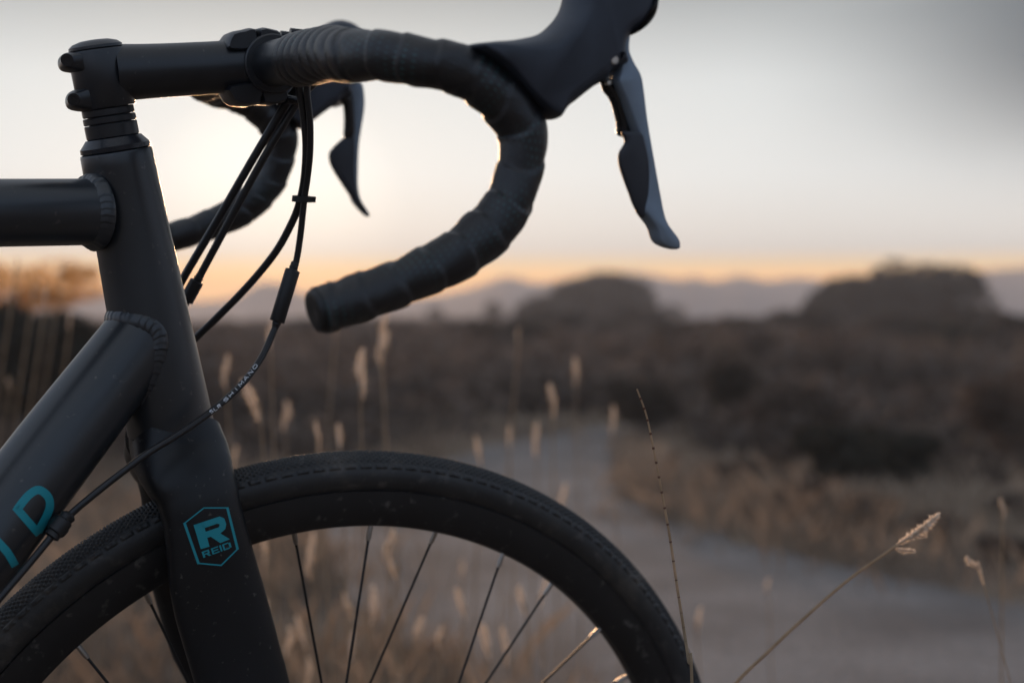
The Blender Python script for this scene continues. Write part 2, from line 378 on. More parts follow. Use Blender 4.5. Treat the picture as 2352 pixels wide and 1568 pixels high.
# ------------------------------------------------------------------ hills
ridge_px = [(-4200, 700), (-3200, 665), (-2500, 640), (-1900, 655), (-1400, 638), (-900, 650), (-500, 640), (-200, 655), (0, 672), (250, 680), (400, 692), (520, 690), (560, 682), (600, 670), (650, 673), (700, 684), (800, 690), (950, 688), (1060, 676), (1120, 664), (1170, 656), (1240, 663), (1330, 652),
            (1420, 646), (1480, 647), (1560, 655), (1590, 650), (1640, 656), (1700, 648), (1760, 655), (1830, 650), (1900, 652), (2000, 650), (2120, 646), (2250, 640), (2352, 636), (2700, 625), (3200, 640), (3800, 660), (4600, 645), (5500, 665), (6600, 705)]
def hill(name, pts, D, depth, m, rough):
    pts = np.array(pts, float)
    if D > 300:
        sm = np.convolve(np.pad(pts[:, 1], 5, 'edge'), np.ones(11) / 11, 'valid'); pts[:, 1] = sm + (pts[:, 1] - sm) * 1.7
    P = spline(pts, 5 * len(pts)); V = []; rows = 14
    for x, y in P:
        w = at(x, y - (14 if D > 300 else -16), 1.0) - CAMP; w = w / w[1]
        top = CAM_H + w[2] * D; xx = w[0] * D
        for k in range(rows):
            t_ = k / (rows - 1); yy = D - depth * (1 - t_)
            z_ = top * (t_ ** 1.5) * (1 + rng.normal(0, rough) * (0 < k < rows - 1)) - 0.4 * (k == 0)
            V.append((xx * yy / D, yy, z_))
        V.append((xx * 1.1, D + depth * 0.8, -0.5))
    r = rows + 1; n = len(P); ii = (np.arange(n - 1)[:, None] * r + np.arange(r - 1)[None]).ravel()
    return tag(mk(name, V, np.stack([ii, ii + r, ii + r + 1, ii + 1], 1), m, sharp=0), kind='structure')
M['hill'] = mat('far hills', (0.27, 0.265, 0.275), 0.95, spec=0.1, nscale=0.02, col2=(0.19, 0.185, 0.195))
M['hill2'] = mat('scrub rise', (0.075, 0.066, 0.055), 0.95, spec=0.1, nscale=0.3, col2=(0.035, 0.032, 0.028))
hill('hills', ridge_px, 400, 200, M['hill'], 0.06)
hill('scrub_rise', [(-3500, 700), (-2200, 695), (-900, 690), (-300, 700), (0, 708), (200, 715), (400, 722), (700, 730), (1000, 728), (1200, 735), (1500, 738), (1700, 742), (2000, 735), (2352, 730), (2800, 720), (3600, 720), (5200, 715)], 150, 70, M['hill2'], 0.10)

# ------------------------------------------------------------------ scrub, trees, grass
def leaves(C, R, n, size, blobs=7, flat=0.75, seed=0, shell=0.55, core=0.66):
    """quads scattered through a lumpy crown: returns V (4n,3)"""
    g = np.random.default_rng(seed); C = np.asarray(C, float); R = np.asarray(R, float)
    bc = g.normal(0, 1, (blobs, 3)); bc /= np.linalg.norm(bc, axis=1)[:, None]; bc *= g.uniform(0.35, 0.80, (blobs, 1)); bc[0] = 0
    br = g.uniform(0.20, 0.42, blobs) * (1.25 if blobs < 10 else 1.0); br[0] = core
    k = np.where(g.uniform(0, 1, n) < (.35 if core > .7 else .1), 0, g.integers(0, blobs, n)); dr = g.normal(0, 1, (n, 3)); dr /= np.linalg.norm(dr, axis=1)[:, None]
    p = bc[k] + dr * (br[k] * g.uniform(shell, 1.08, n) ** 0.6)[:, None]
    pn = np.linalg.norm(p, axis=1)[:, None]; p = np.where(pn > 1.02, p / pn * g.uniform(0.70, 1.04, (n, 1)), p)
    rho = np.hypot(p[:, 0], p[:, 1]); cap = np.sqrt(np.clip(1.15 - rho ** 2, 0, 1.1)) + 0.15 * np.sin(p[:, 0] * 17 + seed) * np.cos(p[:, 1] * 13) + g.normal(0, .03, n)
    p[:, 2] = np.where(p[:, 2] > cap, cap * g.uniform(.75, 1, n), p[:, 2]); p = p * R + C
    a = g.normal(0, 1, (n, 3)); a /= np.linalg.norm(a, axis=1)[:, None]; b = np.cross(a, g.normal(0, 1, (n, 3))); b /= np.linalg.norm(b, axis=1)[:, None] + 1e-9
    s = (size * g.uniform(0.6, 1.4, n))[:, None]
    return np.stack([p - a * s, p + b * s * flat * 0.5, p + a * s, p - b * s * flat * 0.5], 1).reshape(-1, 3)
def quads(n): return np.arange(4 * n).reshape(-1, 4)
M['leaf_dark'] = leafmat('dark foliage', (0.026, 0.026, 0.020), (0.065, 0.060, 0.046), 0.8, 0.25)
M['leaf_mid'] = leafmat('dusky brush', (0.042, 0.036, 0.030), (0.095, 0.078, 0.062), 1.0, 0.3)
M['leaf_brown'] = leafmat('brown scrub', (0.085, 0.062, 0.050), (0.17, 0.128, 0.10), 1.2, 0.3)
M['bark'] = mat('bark', (0.05, 0.042, 0.036), 0.9, noise=0.3, nscale=4)
def tree(name, label, px, top, base, halfw, D, n, leaf, m, seed, group=None, cat='tree', trunk=True, blobs=8, core=0.66):
    pt = at(px, top, D); pb = at(px, base, D); w = halfw * D / FPX
    x, y = pt[0], pt[1]; z0 = float(gz(x, y)); hz = (pt[2] - max(pb[2], z0)) / 2
    cz = (pt[2] + max(pb[2], z0)) / 2
    e = empty(name, (x, y, z0), label, cat, group)
    V = leaves((x, y, cz), (w, w * 0.9, hz), n, leaf, blobs=blobs, seed=seed, core=core)
    V[:, 2] = np.maximum(V[:, 2], z0 + 0.01)
    mk('crown' if trunk else 'foliage', V, quads(n), m, e, smooth=False)
    b = MB(); g = np.random.default_rng(seed + 1)
    hh = max(cz - z0, 0.05); tr = max(0.008, min(0.05 * w, 0.16))
    P = spline([(x, y, z0 - 0.03), (x + g.normal(0, .05) * hh, y, z0 + hh * 0.5), (x, y, z0 + hh)], 8); b.add(*tube(P, np.linspace(tr, tr * 0.6, len(P)), 8))
    for i in range(5):
        a = g.uniform(0, 6.28); q = P[len(P) // 2 + (i % 3)]
        b.add(*tube(spline([q, q + np.array([math.cos(a) * w * .3, math.sin(a) * w * .3, hz * .35]), q + np.array([math.cos(a) * w * .62, math.sin(a) * w * .6, hz * .6])], 6), np.linspace(tr * .5, tr * .15, 7), 6))
    b.build('trunk' if trunk else 'stem', M['bark'], e); return e
tree('round_tree', 'dark rounded tree rising above the scrub before the pale hills', 1345, 618, 800, 160, 75, 6000, 0.28, M['leaf_dark'], 12, blobs=24, core=.60)
tree('spreading_tree', 'broad dark spreading tree, the largest crown on the skyline', 2060, 592, 860, 225, 55, 8000, 0.20, M['leaf_dark'], 34, blobs=30, core=.60)
tree('small_tree', 'small dark tree, the thinnest one, between the scrub and the hazy hills', 1000, 700, 800, 24, 110, 700, 0.26, M['leaf_dark'], 31, blobs=4)
tree('small_tree', 'small dark tree beside the rounded tree, against hazy hills', 1132, 688, 800, 32, 105, 900, 0.26, M['leaf_dark'], 33, blobs=5)
tree('small_tree', 'small faint tree standing between the two big dark trees', 1540, 690, 800, 36, 120, 900, 0.26, M['leaf_dark'], 35, blobs=5)
sh = [('dark_bush', 'dark low bush on the verge where the path bends', 1470, 850, 1000, 110, 9.5, 2600, .022, 'leaf_mid', 41),
      ('dark_bush', 'dark bush reaching down to tan grass beside the path', 1690, 790, 1000, 105, 9.5, 2400, .022, 'leaf_mid', 43),
      ('dark_bush', 'low dark bush in brown scrub right of the path', 1985, 950, 1125, 175, 6.6, 6000, .022, 'leaf_dark', 45),
      ('dark_bush', 'dark bush below the spreading tree at the scrub edge', 2200, 745, 880, 150, 22, 2600, .05, 'leaf_dark', 47),
      ('brown_bush', 'brown leafless bush between dark bushes beyond the path', 1840, 860, 1060, 130, 8.5, 2200, .022, 'leaf_brown', 49),
      ('brown_bush', 'tall brown bush at the far right of the scrub', 2340, 800, 1150, 150, 7.5, 2800, .022, 'leaf_brown', 51),
      ('dark_bush', 'dark bush behind the front wheel in the grass', 860, 900, 1010, 80, 11, 1800, .025, 'leaf_dark', 53),
      ('dark_bush', 'large dark bush filling the gap between top tube and down tube', 30, 662, 1010, 260, 7, 6500, .034, 'leaf_dark', 55),
      ('dark_bush', 'dark bush behind the head tube and cables', 520, 790, 930, 230, 15, 3000, .04, 'leaf_brown', 57)]
for nm, lb, px, tp, bs, hw, D, n, lf, m, sd in sh:
    tree(nm, lb, px, tp, bs, hw, D, n, lf, M[m], sd, cat='bush', trunk=False, blobs=9, group='bushes in the scrub')
low = [(1690, 1118, 60), (1840, 1165, 75), (1990, 1200, 80), (2150, 1235, 85), (2310, 1290, 90), (2255, 1130, 80), (1800, 1075, 60), (2345, 1060, 80), (2160, 970, 80), (1620, 1010, 45), (2350, 1190, 85), (1760, 990, 55)]
for k, (px, py, hw) in enumerate(low):
    gp = ground(px, py); D_ = gp[1]
    tree('low_shrub', 'low brown twiggy shrub on the bank beyond the gravel path', px, py - 68, py + 5, hw, D_, 900, .016, M['leaf_brown'], 200 + 3 * k, cat='bush', trunk=False, blobs=6, group='low shrubs beyond the path')
edge = [(1225, 694, 105, 42), (1475, 700, 95, 46), (1870, 690, 115, 36), (2255, 684, 135, 33), (1655, 722, 95, 30), (1075, 722, 95, 36), (905, 728, 80, 40), (1745, 712, 70, 40), (1370, 716, 120, 30), (2060, 712, 150, 28), (2360, 706, 100, 26), (700, 726, 90, 38), (1560, 736, 110, 22), (1180, 742, 120, 20)]
for k, (px, tp, hw, D_) in enumerate(edge):
    tree('brush_clump', 'dusky rounded clump of brush at the far edge of the plain below the hills', px, tp, 800, hw, D_, 1500, .0022 * D_ + .02, M['leaf_mid'], 300 + 5 * k, cat='bush', trunk=False, blobs=12, group='brush clumps along the far edge of the plain', core=.6)
# shrub under the top tube; its amber leaf colour stands in for sunset glow
tree('glow_shrub', 'wide shrub with sunset glow painted into its amber leaves, under the top tube', 40, 585, 745, 235, 12.0, 6500, .020, leafmat('sunset glow leaves', (0.60, 0.32, 0.10), (0.85, 0.50, 0.18), 3, 0.8), 61, cat='bush', trunk=False, blobs=14)
# scrub that reads as one mass
def scrub():
    Vs = []; g = np.random.default_rng(99); nb = 2100
    for i in range(nb):
        D = g.uniform(7.5 ** .5, 100 ** .5) ** 2; ang = g.uniform(-0.8, 0.7); x, y = D * math.tan(ang), D
        if on_path(np.array([x]), np.array([y]), 0.8)[0]: continue
        h = g.uniform(0.35, 0.8) * (1 + 0.3 * (D > 60)) * min(1, D / 15); h = min(h * (g.uniform(.75, 1.2) if D > 25 else 1), .72); w = g.uniform(0.45, 1.2) * (0.7 + D / 40)
        n = 130; z0 = float(gz(x, y))
        Vs.append(leaves((x, y, z0 + h * 0.45), (w, w, h * 0.6), n, 0.035 * (1 + D / 12), blobs=5, seed=1000 + i))
    V = np.concatenate(Vs); return V
V = scrub()
tag(mk('scrub', V, quads(len(V) // 4), leafmat('scrub', (0.085, 0.067, 0.056), (0.19, 0.148, 0.12), 0.5, 0.25), smooth=False, origin=(0, 0, 0)), 'dark mixed brush covering the plain beyond the path', 'scrub', kind='stuff')
# short dry grass on both sides of the path
def grass(n, y0, y1, hmin, hmax, seed, w0):
    g = np.random.default_rng(seed); y = g.uniform(y0 ** .6, y1 ** .6, n) ** (1 / .6); x = y * g.uniform(-0.75, 0.55, n) + g.normal(0, .2, n)
    cx = np.sin(x * 2.3 + 3 * np.sin(y * .9)) * np.cos(y * 1.7 + x) ; keep = (~on_path(x, y, -0.03) | ((g.uniform(0, 1, n) < .10) & ~on_path(x, y, -0.30))) & ~((x > 0.28 + g.normal(0, .12, n)) & (y < 3.7)) & (cx + g.normal(0, .5, n) > -0.35)
    x, y = x[keep], y[keep]; n = len(x); h = g.uniform(hmin, hmax, n) * g.uniform(.5, 1, n); a = g.uniform(0, 6.28, n); w = w0 * (1 + y / 5)
    bx = g.normal(0, .35, n) * h; by = g.normal(0, .35, n) * h; z = gz(x, y)
    p0 = np.stack([x - np.cos(a) * w, y - np.sin(a) * w, z - .01], 1); p1 = np.stack([x + np.cos(a) * w, y + np.sin(a) * w, z - .01], 1)
    m1 = np.stack([x + bx * .4 + np.cos(a) * w * .7, y + by * .4 + np.sin(a) * w * .7, z + h * .6], 1); p2 = np.stack([x + bx, y + by, z + h], 1)
    return np.stack([p0, p1, m1, p2], 1).reshape(-1, 3)
V = np.concatenate([grass(20000, 2.2, 7, .04, .19, 5, .0012), grass(64000, 4, 30, .04, .17, 6, .0016)])
tag(mk('dry_grass', V, quads(len(V) // 4), leafmat('dry grass', (0.20, 0.15, 0.11), (0.52, 0.41, 0.31), 0.7, 0.45), smooth=False, origin=(0, 0, 0)), 'short dry tan grass covering the verges of the path', 'grass', kind='stuff')
# tall thin blades behind the wheel
def stalks():
    g = np.random.default_rng(77); Vs = []; Fs = []; b = MB()
    for i in range(130):
        y = g.uniform(1.75, 3.6); x = g.uniform(-0.42, 0.02) * y + g.normal(0, .05)
        h = g.uniform(.18, .5); l = g.normal(0, .12); 
        P = spline([(x, y, -.01), (x + l * .4 * h, y, h * .55), (x + l * h * 1.4, y + g.normal(0, .05), h)], 6)
        b.add(*tube(P, np.linspace(.0011, .0004, len(P)), 3, caps=False))
    return b
tag(stalks().build('thin_grass', M['stem_grass'], sharp=0, origin=(0, 0, 0)), 'mass of thin dry grass stems standing behind the front wheel', 'grass', kind='stuff')

def head_mesh(name, L, r, seed, n=1100):
    """fluffy seed head along +z from 0 to L: a core and many fine bristles"""
    g = np.random.default_rng(seed); b = MB()
    zz = np.linspace(0, L, 12); prof = np.sin(np.clip(zz / L, 0, 1) * math.pi * .92 + .12) ** .7
    P = np.stack([0.10 * L * np.sin(zz / L * 4 + seed), 0 * zz, zz], 1); b.add(*tube(P, r * .12 * prof + .0004, 6))
    t = g.uniform(0, 1, n); a = g.uniform(0, 6.28, n); rr = r * np.sin(t * math.pi * .92 + .12) ** .7
    p = np.stack([0.10 * L * np.sin(t * 4 + seed), 0 * t, t * L], 1); dr = np.stack([np.cos(a), np.sin(a), g.uniform(.4, 1.5, n)], 1); dr /= np.linalg.norm(dr, axis=1)[:, None]
    tip = p + dr * (rr * g.uniform(.5, 1.9, n) * (0.75 + .45 * np.sin(t * 23 + seed) ** 2))[:, None]; sd = np.cross(dr, g.normal(0, 1, (n, 3))); sd /= np.linalg.norm(sd, axis=1)[:, None]
    V = np.stack([p - sd * .0010, p + sd * .0010, tip + sd * .0005], 1).reshape(-1, 3); b.add(V, np.arange(3 * n).reshape(-1, 3))
    V = np.concatenate(b.V); me = bpy.data.meshes.new(name); me.from_pydata(V.tolist(), [], b.F); me.materials.append(M['seed']); me.shade_smooth(); return me
HEADS = [head_mesh('seed_head', .055, .0065, s) for s in (1, 2, 3, 4)]
def stalk(px, py, D, L=0.05, lean=0.06, tilt=0.0, label=None, group=None, name='grass_stalk', rad=.0011, seed=0, base=None):
    """head's foot at the pixel's place; the stem runs down to the soil"""
    g = np.random.default_rng(seed + 500); p = at(px, py, D); bx = p[0] + lean * p[2] if base is None else base[0]; by = p[1] if base is None else base[1]
    e = empty(name, (bx, by, 0), label, 'grass', group)
    up = nrm(np.array([-lean * 0.6 + tilt, g.normal(0, .1), 1.0]))
    mid = (p + np.array([bx, by, 0])) / 2 + np.array([lean * .12, 0, 0]) * p[2]
    P = spline([(bx, by, -.01), mid, p, p + up * L * .3], 24); mk('stem', *tube(P, np.linspace(rad * 1.3, rad * .8, len(P)), 6), M['stem_grass'], e)
    o = bpy.data.objects.new('seed_head', HEADS[seed % 4]); COL.objects.link(o); o.parent = e
    o.location = p - np.array([bx, by, 0]); s = L / .055; o.scale = (s * (.5 + .12 * (seed % 3)), s * (.5 + .12 * (seed % 3)), s * (.8 + .1 * (seed % 4)))
    o.rotation_euler = Vector(up).to_track_quat('Z', 'Y').to_euler(); return e
BACK = 'dry grass stalk with pale seed head standing behind the bicycle'
blur = [(520, 890, 2.1, .06, .05, .0), (828, 918, 1.75, .07, .02, .1), (600, 972, 1.8, .06, .04, -.4), (730, 1045, 1.9, .04, .05, 0), (780, 1035, 1.9, .045, .04, 0), (655, 990, 2.6, .06, .03, 0),
        (612, 1300, 1.95, .05, .04, -.1), (716, 1330, 2.0, .06, .03, 0), (890, 1290, 1.75, .05, .05, .15), (912, 1335, 1.76, .045, -.2, -.5), (850, 1440, 1.9, .055, .02, .1), (812, 1430, 2.0, .04, .0, -.3),
        (705, 1490, 2.0, .06, -.1, -.4), (1068, 1420, 2.0, .05, -.1, -.35), (1208, 1415, 1.95, .045, .05, -.2), (1238, 1400, 1.95, .05, .06, .3), (1010, 1490, 2.0, .04, .03, 0), (1125, 1515, 1.9, .055, -.08, -.25),
        (812, 1530, 1.9, .05, .02, 0), (1160, 1530, 1.95, .05, .03, 0), (950, 1480, 2.1, .055, .08, .35), (1408, 1000, 2.6, .06, .03, 0), (1322, 890, 2.8, .06, .02, 0), (1268, 960, 2.3, .05, .02, 0), (1170, 1030, 2.5, .05, .02, 0),
        (1600, 1450, 2.2, .045, .05, .2), (1765, 1365, 2.5, .03, .03, 0), (872, 800, 2.0, .06, .06, .2), (622, 800, 2.0, .05, .02, 0), (662, 1510, 2.1, .05, .02, 0), (1105, 1070, 2.3, .05, -.04, -.2), (1235, 1050, 2.6, .06, -.03, -.1),
        (880, 840, 2.3, .07, .02, 0), (610, 1440, 2.3, .05, .03, 0), (700, 1590, 2.0, .05, .03, .1), (1290, 1180, 2.6, .05, .03, .1), (540, 1080, 2.3, .05, .04, 0), (1060, 1330, 2.6, .04, .02, 0)]
for i, (px, py, D, L, ln, tl) in enumerate(blur):
    if px > 1250 or (px > 1080 and py < 1200): lb, gp = 'dry grass stalk with small pale seed head at the edge of the gravel path', 'grass stalks at the path edge'
    elif py < 1100: lb, gp = 'tall dry grass stalk, its pale seed head showing between tyre and handlebar', 'grass stalks above the tyre'
    else: lb, gp = 'dry grass stalk with pale seed head showing between the spokes of the wheel', 'grass stalks behind the spokes'
    stalk(px, py, D, L, ln, tl, lb, gp, seed=i)
for i, (px, py, D) in enumerate([(35, 640, 1.7), (75, 690, 1.9), (105, 700, 1.8), (160, 760, 1.8), (20, 900, 1.8), (770, 770, 1.9), (1190, 790, 2.0), (140, 640, 2.2)]):
    stalk(px, py, D + .7, .03, -.12 if px < 400 else -.06, -.05, 'tall dry grass stalk rising past the frame into the skyline', 'tall grass stalks against the skyline', seed=60 + i, rad=.0014)
# the sharp ones on the right
e = empty('jointed_grass_stem', (0.165, 1.0, 0), 'thin upright jointed grass stem, bare of seeds, crossing the tyre edge', 'grass')
D0 = 0.985
P = [at(x, y, D0) for x, y in [(1463, 893), (1485, 955), (1503, 1040), (1520, 1130), (1538, 1230), (1555, 1345), (1570, 1440), (1582, 1520), (1590, 1590)]]
P = spline(P + [np.array([0.135, 1.0, 0.25]), np.array([0.145, 1.0, -0.01])], 80); mk('stem', *tube(P, np.interp(np.arange(len(P)), [0, 30, len(P) - 1], [.0006, .00085, .0013]), 8), M['stem_grass'], e)
for k in range(3, 56, 3 if True else 4):
    q = P[k]; t_ = nrm(P[k + 1] - P[k - 1]); mk('joint', *lathe([(-.0008, .0008), (-.0003, .00098), (.0003, .00098), (.0008, .0008)], q, t_, 8), M['joint'], e)
e = empty('leaning_grass_stalk', (0.02, 1.12, 0), 'single leaning grass stalk with feathery seed head over the gravel path', 'grass')
D1 = 1.12; Q = [at(x, y, D1) for x, y in [(2060, 1252), (1950, 1330), (1840, 1425), (1760, 1500), (1690, 1568), (1600, 1680)]]
P = spline(Q + [np.array([0.06, 1.12, 0.25]), np.array([0.02, 1.12, -.01])], 70)[::-1]; mk('stem', *tube(P, np.linspace(.0017, .0011, len(P)), 8), M['stem_grass'], e)
o = bpy.data.objects.new('seed_head', head_mesh('seed_head', .042, .0034, 9, 1500)); COL.objects.link(o); o.parent = e; o.location = P[-1] - WL[e.name]
o.rotation_euler = Vector(at(2138, 1195, D1) - P[-1]).to_track_quat('Z', 'Y').to_euler()
for (x, y), s in (((2065, 1262), .35), ((2105, 1232), .25)):
    o = bpy.data.objects.new('floret', HEADS[0]); COL.objects.link(o); o.parent = e; o.location = at(x - 8, y - 10, D1) - WL[e.name]; o.scale = (s, s, s * .8); o.rotation_euler = (0.3, 2.0, 0)
stalk(2262, 1350, 1.28, .022, -.22, -.4, 'small broken grass stalk with tiny floret beside the path', None, 'small_grass_stalk', .0005, 3, base=(0.62, 1.28))
o = bpy.data.objects.new('floret', HEADS[1]); COL.objects.link(o); e = bpy.data.objects['small_grass_stalk']; o.parent = e; o.location = at(2248, 1308, 1.28) - WL[e.name]; o.scale = (.4, .4, .3); o.rotation_euler = (0, -.7, 0)
stalk(2302, 1190, 1.7, .03, .0, 0, 'faint grass stalk with dark head before the right-hand scrub', None, 'faint_grass_stalk', .0012, 4)

# ------------------------------------------------------------------ the bicycle
WC = np.array([0.18905, 0, -0.56970]); WR = 0.355
base = LS(WC); base[2] = 0
bike = empty('bicycle', base, 'matte black drop-bar bicycle with teal lettering standing in dry grass', 'bicycle')
HT0, HT1 = -0.003, -0.2013                      # head tube ends, measured along AX
def ha(t): return AX * t
def htr(t): return np.interp(-t, [0, .05, .10, .16, .1913, .2013], [.0243, .0256, .0272, .0292, .0303, .0305])
prof = [(HT0 + .0006, .0225), (HT0, .0240)] + [(t, htr(t)) for t in np.linspace(HT0 - .001, HT1, 24)] + [(HT1 - .0004, .0295)]
V, Fc = lathe(prof, O, RF @ AX, 64); mk('head_tube', V, Fc, M['frame'], bike)
# headset cover and spacers
def ring(name, t0, t1, r, m, ch=.0007, r1=None):
    r1 = r if r1 is None else r1
    V, Fc = lathe([(t0, r - ch), (t0 + ch, r), (t1 - ch, r1), (t1, r1 - ch)], O, RF @ AX, 64); return mk(name, V, Fc, m, bike)
V, Fc = lathe([(HT0 + .0008, .0228), (HT0 + .0012, .0236), (HT0 + .0042, .0236), (HT0 + .0048, .0229), (.0068, .0188), (.0070, .0176)], O, RF @ AX, 64); mk('headset_cover', V, Fc, M['anodshine'], bike)
ring('spacer', .0071, .0166, .0178, M['anod']); ring('spacer', .0169, .0216, .0178, M['anod']); ring('spacer', .0219, .0272, .0175, M['anod'])
V, Fc = lathe([(-.01, .0143), (.06, .0143)], O, RF @ AX, 32); mk('steerer', V, Fc, M['anod'], bike)

# --- top tube and down tube
TT_A, TT_B = F(190, 487), F(0, 489); tdir = nrm(TT_B - TT_A); TT0 = TT_A - tdir * (TT_A[0] + AX[0] * .0) / tdir[0] * 1.0
TTs = TT_A - tdir * 0.012; TTr = 0.0226
ST_TOP = TT_A + tdir * 0.52
P = [LF(TTs + tdir * s) for s in np.linspace(0, 0.53, 12)]
top_tube = mk('top_tube', *tube(P, np.linspace(TTr, TTr * .8, 12), 48, ref=RF[:, 1]), M['frame'], bike)
DT_A, DT_B = F(345, 747), F(0, 1198); ddir = nrm(DT_B - DT_A); DTr = 0.0282
P = [LF(DT_A + ddir * s) for s in np.linspace(0.004, 0.64, 30)]
dtV, dtF = tube(P, np.interp(np.linspace(0, .64, 30), [0, .02, .10, .64], [.0262, .0266, .0284, .0296]), 64, ref=RF[:, 1])
down_tube = mk('down_tube', dtV, dtF, M['frame'], bike)
DT_BVH = BVHTree.FromPolygons([Vector(v) for v in dtV], dtF)
# weld beads: rippled fillets where each tube meets the head tube
def weld(A, dr, r, m, name='weld_bead', rb=.0044, per=.0042):
    dr = nrm(dr); b1 = np.array([0, 1.0, 0]); b2 = np.cross(dr, b1); pts = []
    for ph in np.linspace(0, 2 * math.pi, 361)[:-1]:
        q = A + (b1 * math.cos(ph) + b2 * math.sin(ph)) * r
        best = None
        for s in np.arange(.12, -.005, -.0008):
            w = q + dr * s; t = w @ AX; g_ = np.linalg.norm(w - AX * t) - htr(t)
            if best is None or g_ < best[0]: best = (g_, s)
            if g_ <= 0: break
        s = best[1]
        pts.append(q + dr * s)
    P = np.array(pts)
    for _ in range(10): P = (P + np.roll(P, 2, 0) + np.roll(P, -2, 0) + np.roll(P, 5, 0) + np.roll(P, -5, 0)) / 5
    d_ = np.linalg.norm(np.roll(P, -1, 0) - P, axis=1); L = np.concatenate([[0], np.cumsum(d_)])
    nr = int(L[-1] / per); s_ = np.linspace(0, L[-1], nr * 6 + 1)[:-1]; PP = np.vstack([P, P[:1]])
    C = np.stack([np.interp(s_, L, PP[:, k]) for k in range(3)], 1); n = len(C); seg = 12
    T = np.roll(C, -1, 0) - np.roll(C, 1, 0); T /= np.linalg.norm(T, axis=1)[:, None]
    t_ = C @ AX; nh = C - t_[:, None] * AX; nh /= np.linalg.norm(nh, axis=1)[:, None]     # head tube normal
    rad = C - A; rad -= (rad @ dr)[:, None] * dr; rad /= np.linalg.norm(rad, axis=1)[:, None]  # joined tube normal
    A1 = nh * .6 + rad * .6; A1 -= (A1 * T).sum(1)[:, None] * T; A1 /= np.linalg.norm(A1, axis=1)[:, None]; B1 = np.cross(T, A1)
    fr = (np.arange(n) % 6) / 6.0; jr = np.repeat(np.random.default_rng(int(r * 1e5)).uniform(.82, 1.14, n // 6 + 1), 6)[:n]
    V = []
    for i in range(n):
        k = (0.86 + 0.20 * (1 - fr[i]) ** 1.3) * jr[i]
        for j in range(seg):
            a = j / seg * 2 * math.pi; V.append(C[i] + A1[i] * math.cos(a) * rb * .62 * k + B1[i] * math.sin(a) * rb * 1.45 * (0.94 + .06 * k) + T[i] * (abs(math.sin(a)) * -.0016))
    Fc = [(i * seg + j, i * seg + (j + 1) % seg, ((i + 1) % n) * seg + (j + 1) % seg, ((i + 1) % n) * seg + j) for i in range(n) for j in range(seg)]
    return mk(name, LF(np.array(V)), Fc, m, bike, sharp=60)
weld(TT_A, tdir, TTr, M['frame']); weld(DT_A, ddir, .0264, M['frame'])

# --- the rest of the frame, behind the picture's left edge
BB = DT_A + ddir * 0.64
GZ = -(O[2]) / RF[2, 2]
RA = np.array([BB[0] - 0.415, 0, GZ + WR])
P = [LF(BB + nrm(ST_TOP - BB) * s) for s in np.linspace(-.02, np.linalg.norm(ST_TOP - BB) + .03, 8)]; mk('seat_tube', *tube(P, .0165, 32), M['frame'], bike)
sd_ = nrm(ST_TOP - BB); P = [LF(ST_TOP + sd_ * s) for s in np.linspace(.02, .17, 6)]; mk('seatpost', *tube(P, .0136, 24), M['anod'], bike)
V, Fc = lathe([(-.036, .02), (-.034, .0215), (.034, .0215), (.036, .02)], LF(BB), RF[:, 1], 32); mk('bottom_bracket', V, Fc, M['frame'], bike)
for s in (-1, 1):
    P = spline([BB + [-.02, s * .02, 0], BB + [-.12, s * .042, .005], RA + [.02, s * .066, 0]], 14); mk('chainstay', *tube(LF(P), np.linspace(.011, .007, len(P)), 16), M['frame'], bike)
    P = spline([ST_TOP + [.0, s * .014, -.04], ST_TOP * .7 + RA * .3 + [0, s * .040, -.02], RA + [.01, s * .066, .012]], 14); mk('seatstay', *tube(LF(P), np.linspace(.008, .006, len(P)), 16), M['frame'], bike)
SP = ST_TOP + sd_ * .175
sad = []
for x, w, h in [(-.13, .060, .012), (-.125, .070, .02), (-.08, .072, .024), (-.03, .052, .022), (.03, .030, .020), (.09, .021, .018), (.135, .017, .016), (.14, .010, .010)]: sad.append((x, w, h))
P = np.array([SP + [x, 0, .03 - .0 * x] for x, w, h in sad]); mk('saddle', *tube(LF(P), np.array([(w, h) for x, w, h in sad]), 28, ref=RF[:, 1]), M['tape'], bike)
V, Fc = lathe([(-.001, .03), (-.001, .078), (.0, .083), (.003, .083), (.004, .078), (.004, .03)], LF(BB + [0, -.048, 0]), RF[:, 1], 48, caps=False); mk('chainring', V, Fc, M['anod'], bike)
for s in (-1, 1):
    P = spline([BB + [0, s * .058, 0], BB + [s * .09, s * .066, -.03], BB + [s * .165, s * .070, -.05]], 10); mk('crank_arm', *tube(LF(P), np.array([(.013, .007)] * len(P)), 16), M['anod'], bike)
    V, Fc = lathe([(-.045, .012), (-.04, .02), (.04, .02), (.045, .012)], LF(BB + [s * .165, s * .125, -.05]), RF[:, 1], 12); mk('pedal', V, Fc, M['plastic'], bike)

# --- fork: crown and two blades
axle = LS(WC)
def pxloft(rows, y_of, half_of, name, sgn):
    C = []; R_ = []
    for (py, xl, xr) in rows:
        y = y_of(py); a_ = S(xl, py, y); b_ = S(xr, py, y); C.append((a_ + b_) / 2); R_.append(np.linalg.norm(b_ - a_) / 2)
    return np.array(C), np.array(R_)
rows = [(1010, 292, 512), (1050, 300, 532), (1090, 322, 543), (1130, 350, 551), (1180, 366, 561), (1240, 374, 577), (1310, 378, 597), (1380, 391, 617), (1470, 418, 641), (1568, 450, 668)]
yo = lambda py: float(np.interp(py, [1000, 1040, 1090, 1140, 1200, 1568], [-.004, -.014, -.028, -.036, -.0395, -.046]))
ho = lambda py: float(np.interp(py, [1000, 1050, 1120, 1200, 1568], [.029, .0215, .0155, .0135, .0125]))
C, Rr = pxloft(rows, yo, ho, 'b', -1)
Hh = np.array([ho(r[0]) for r in rows])
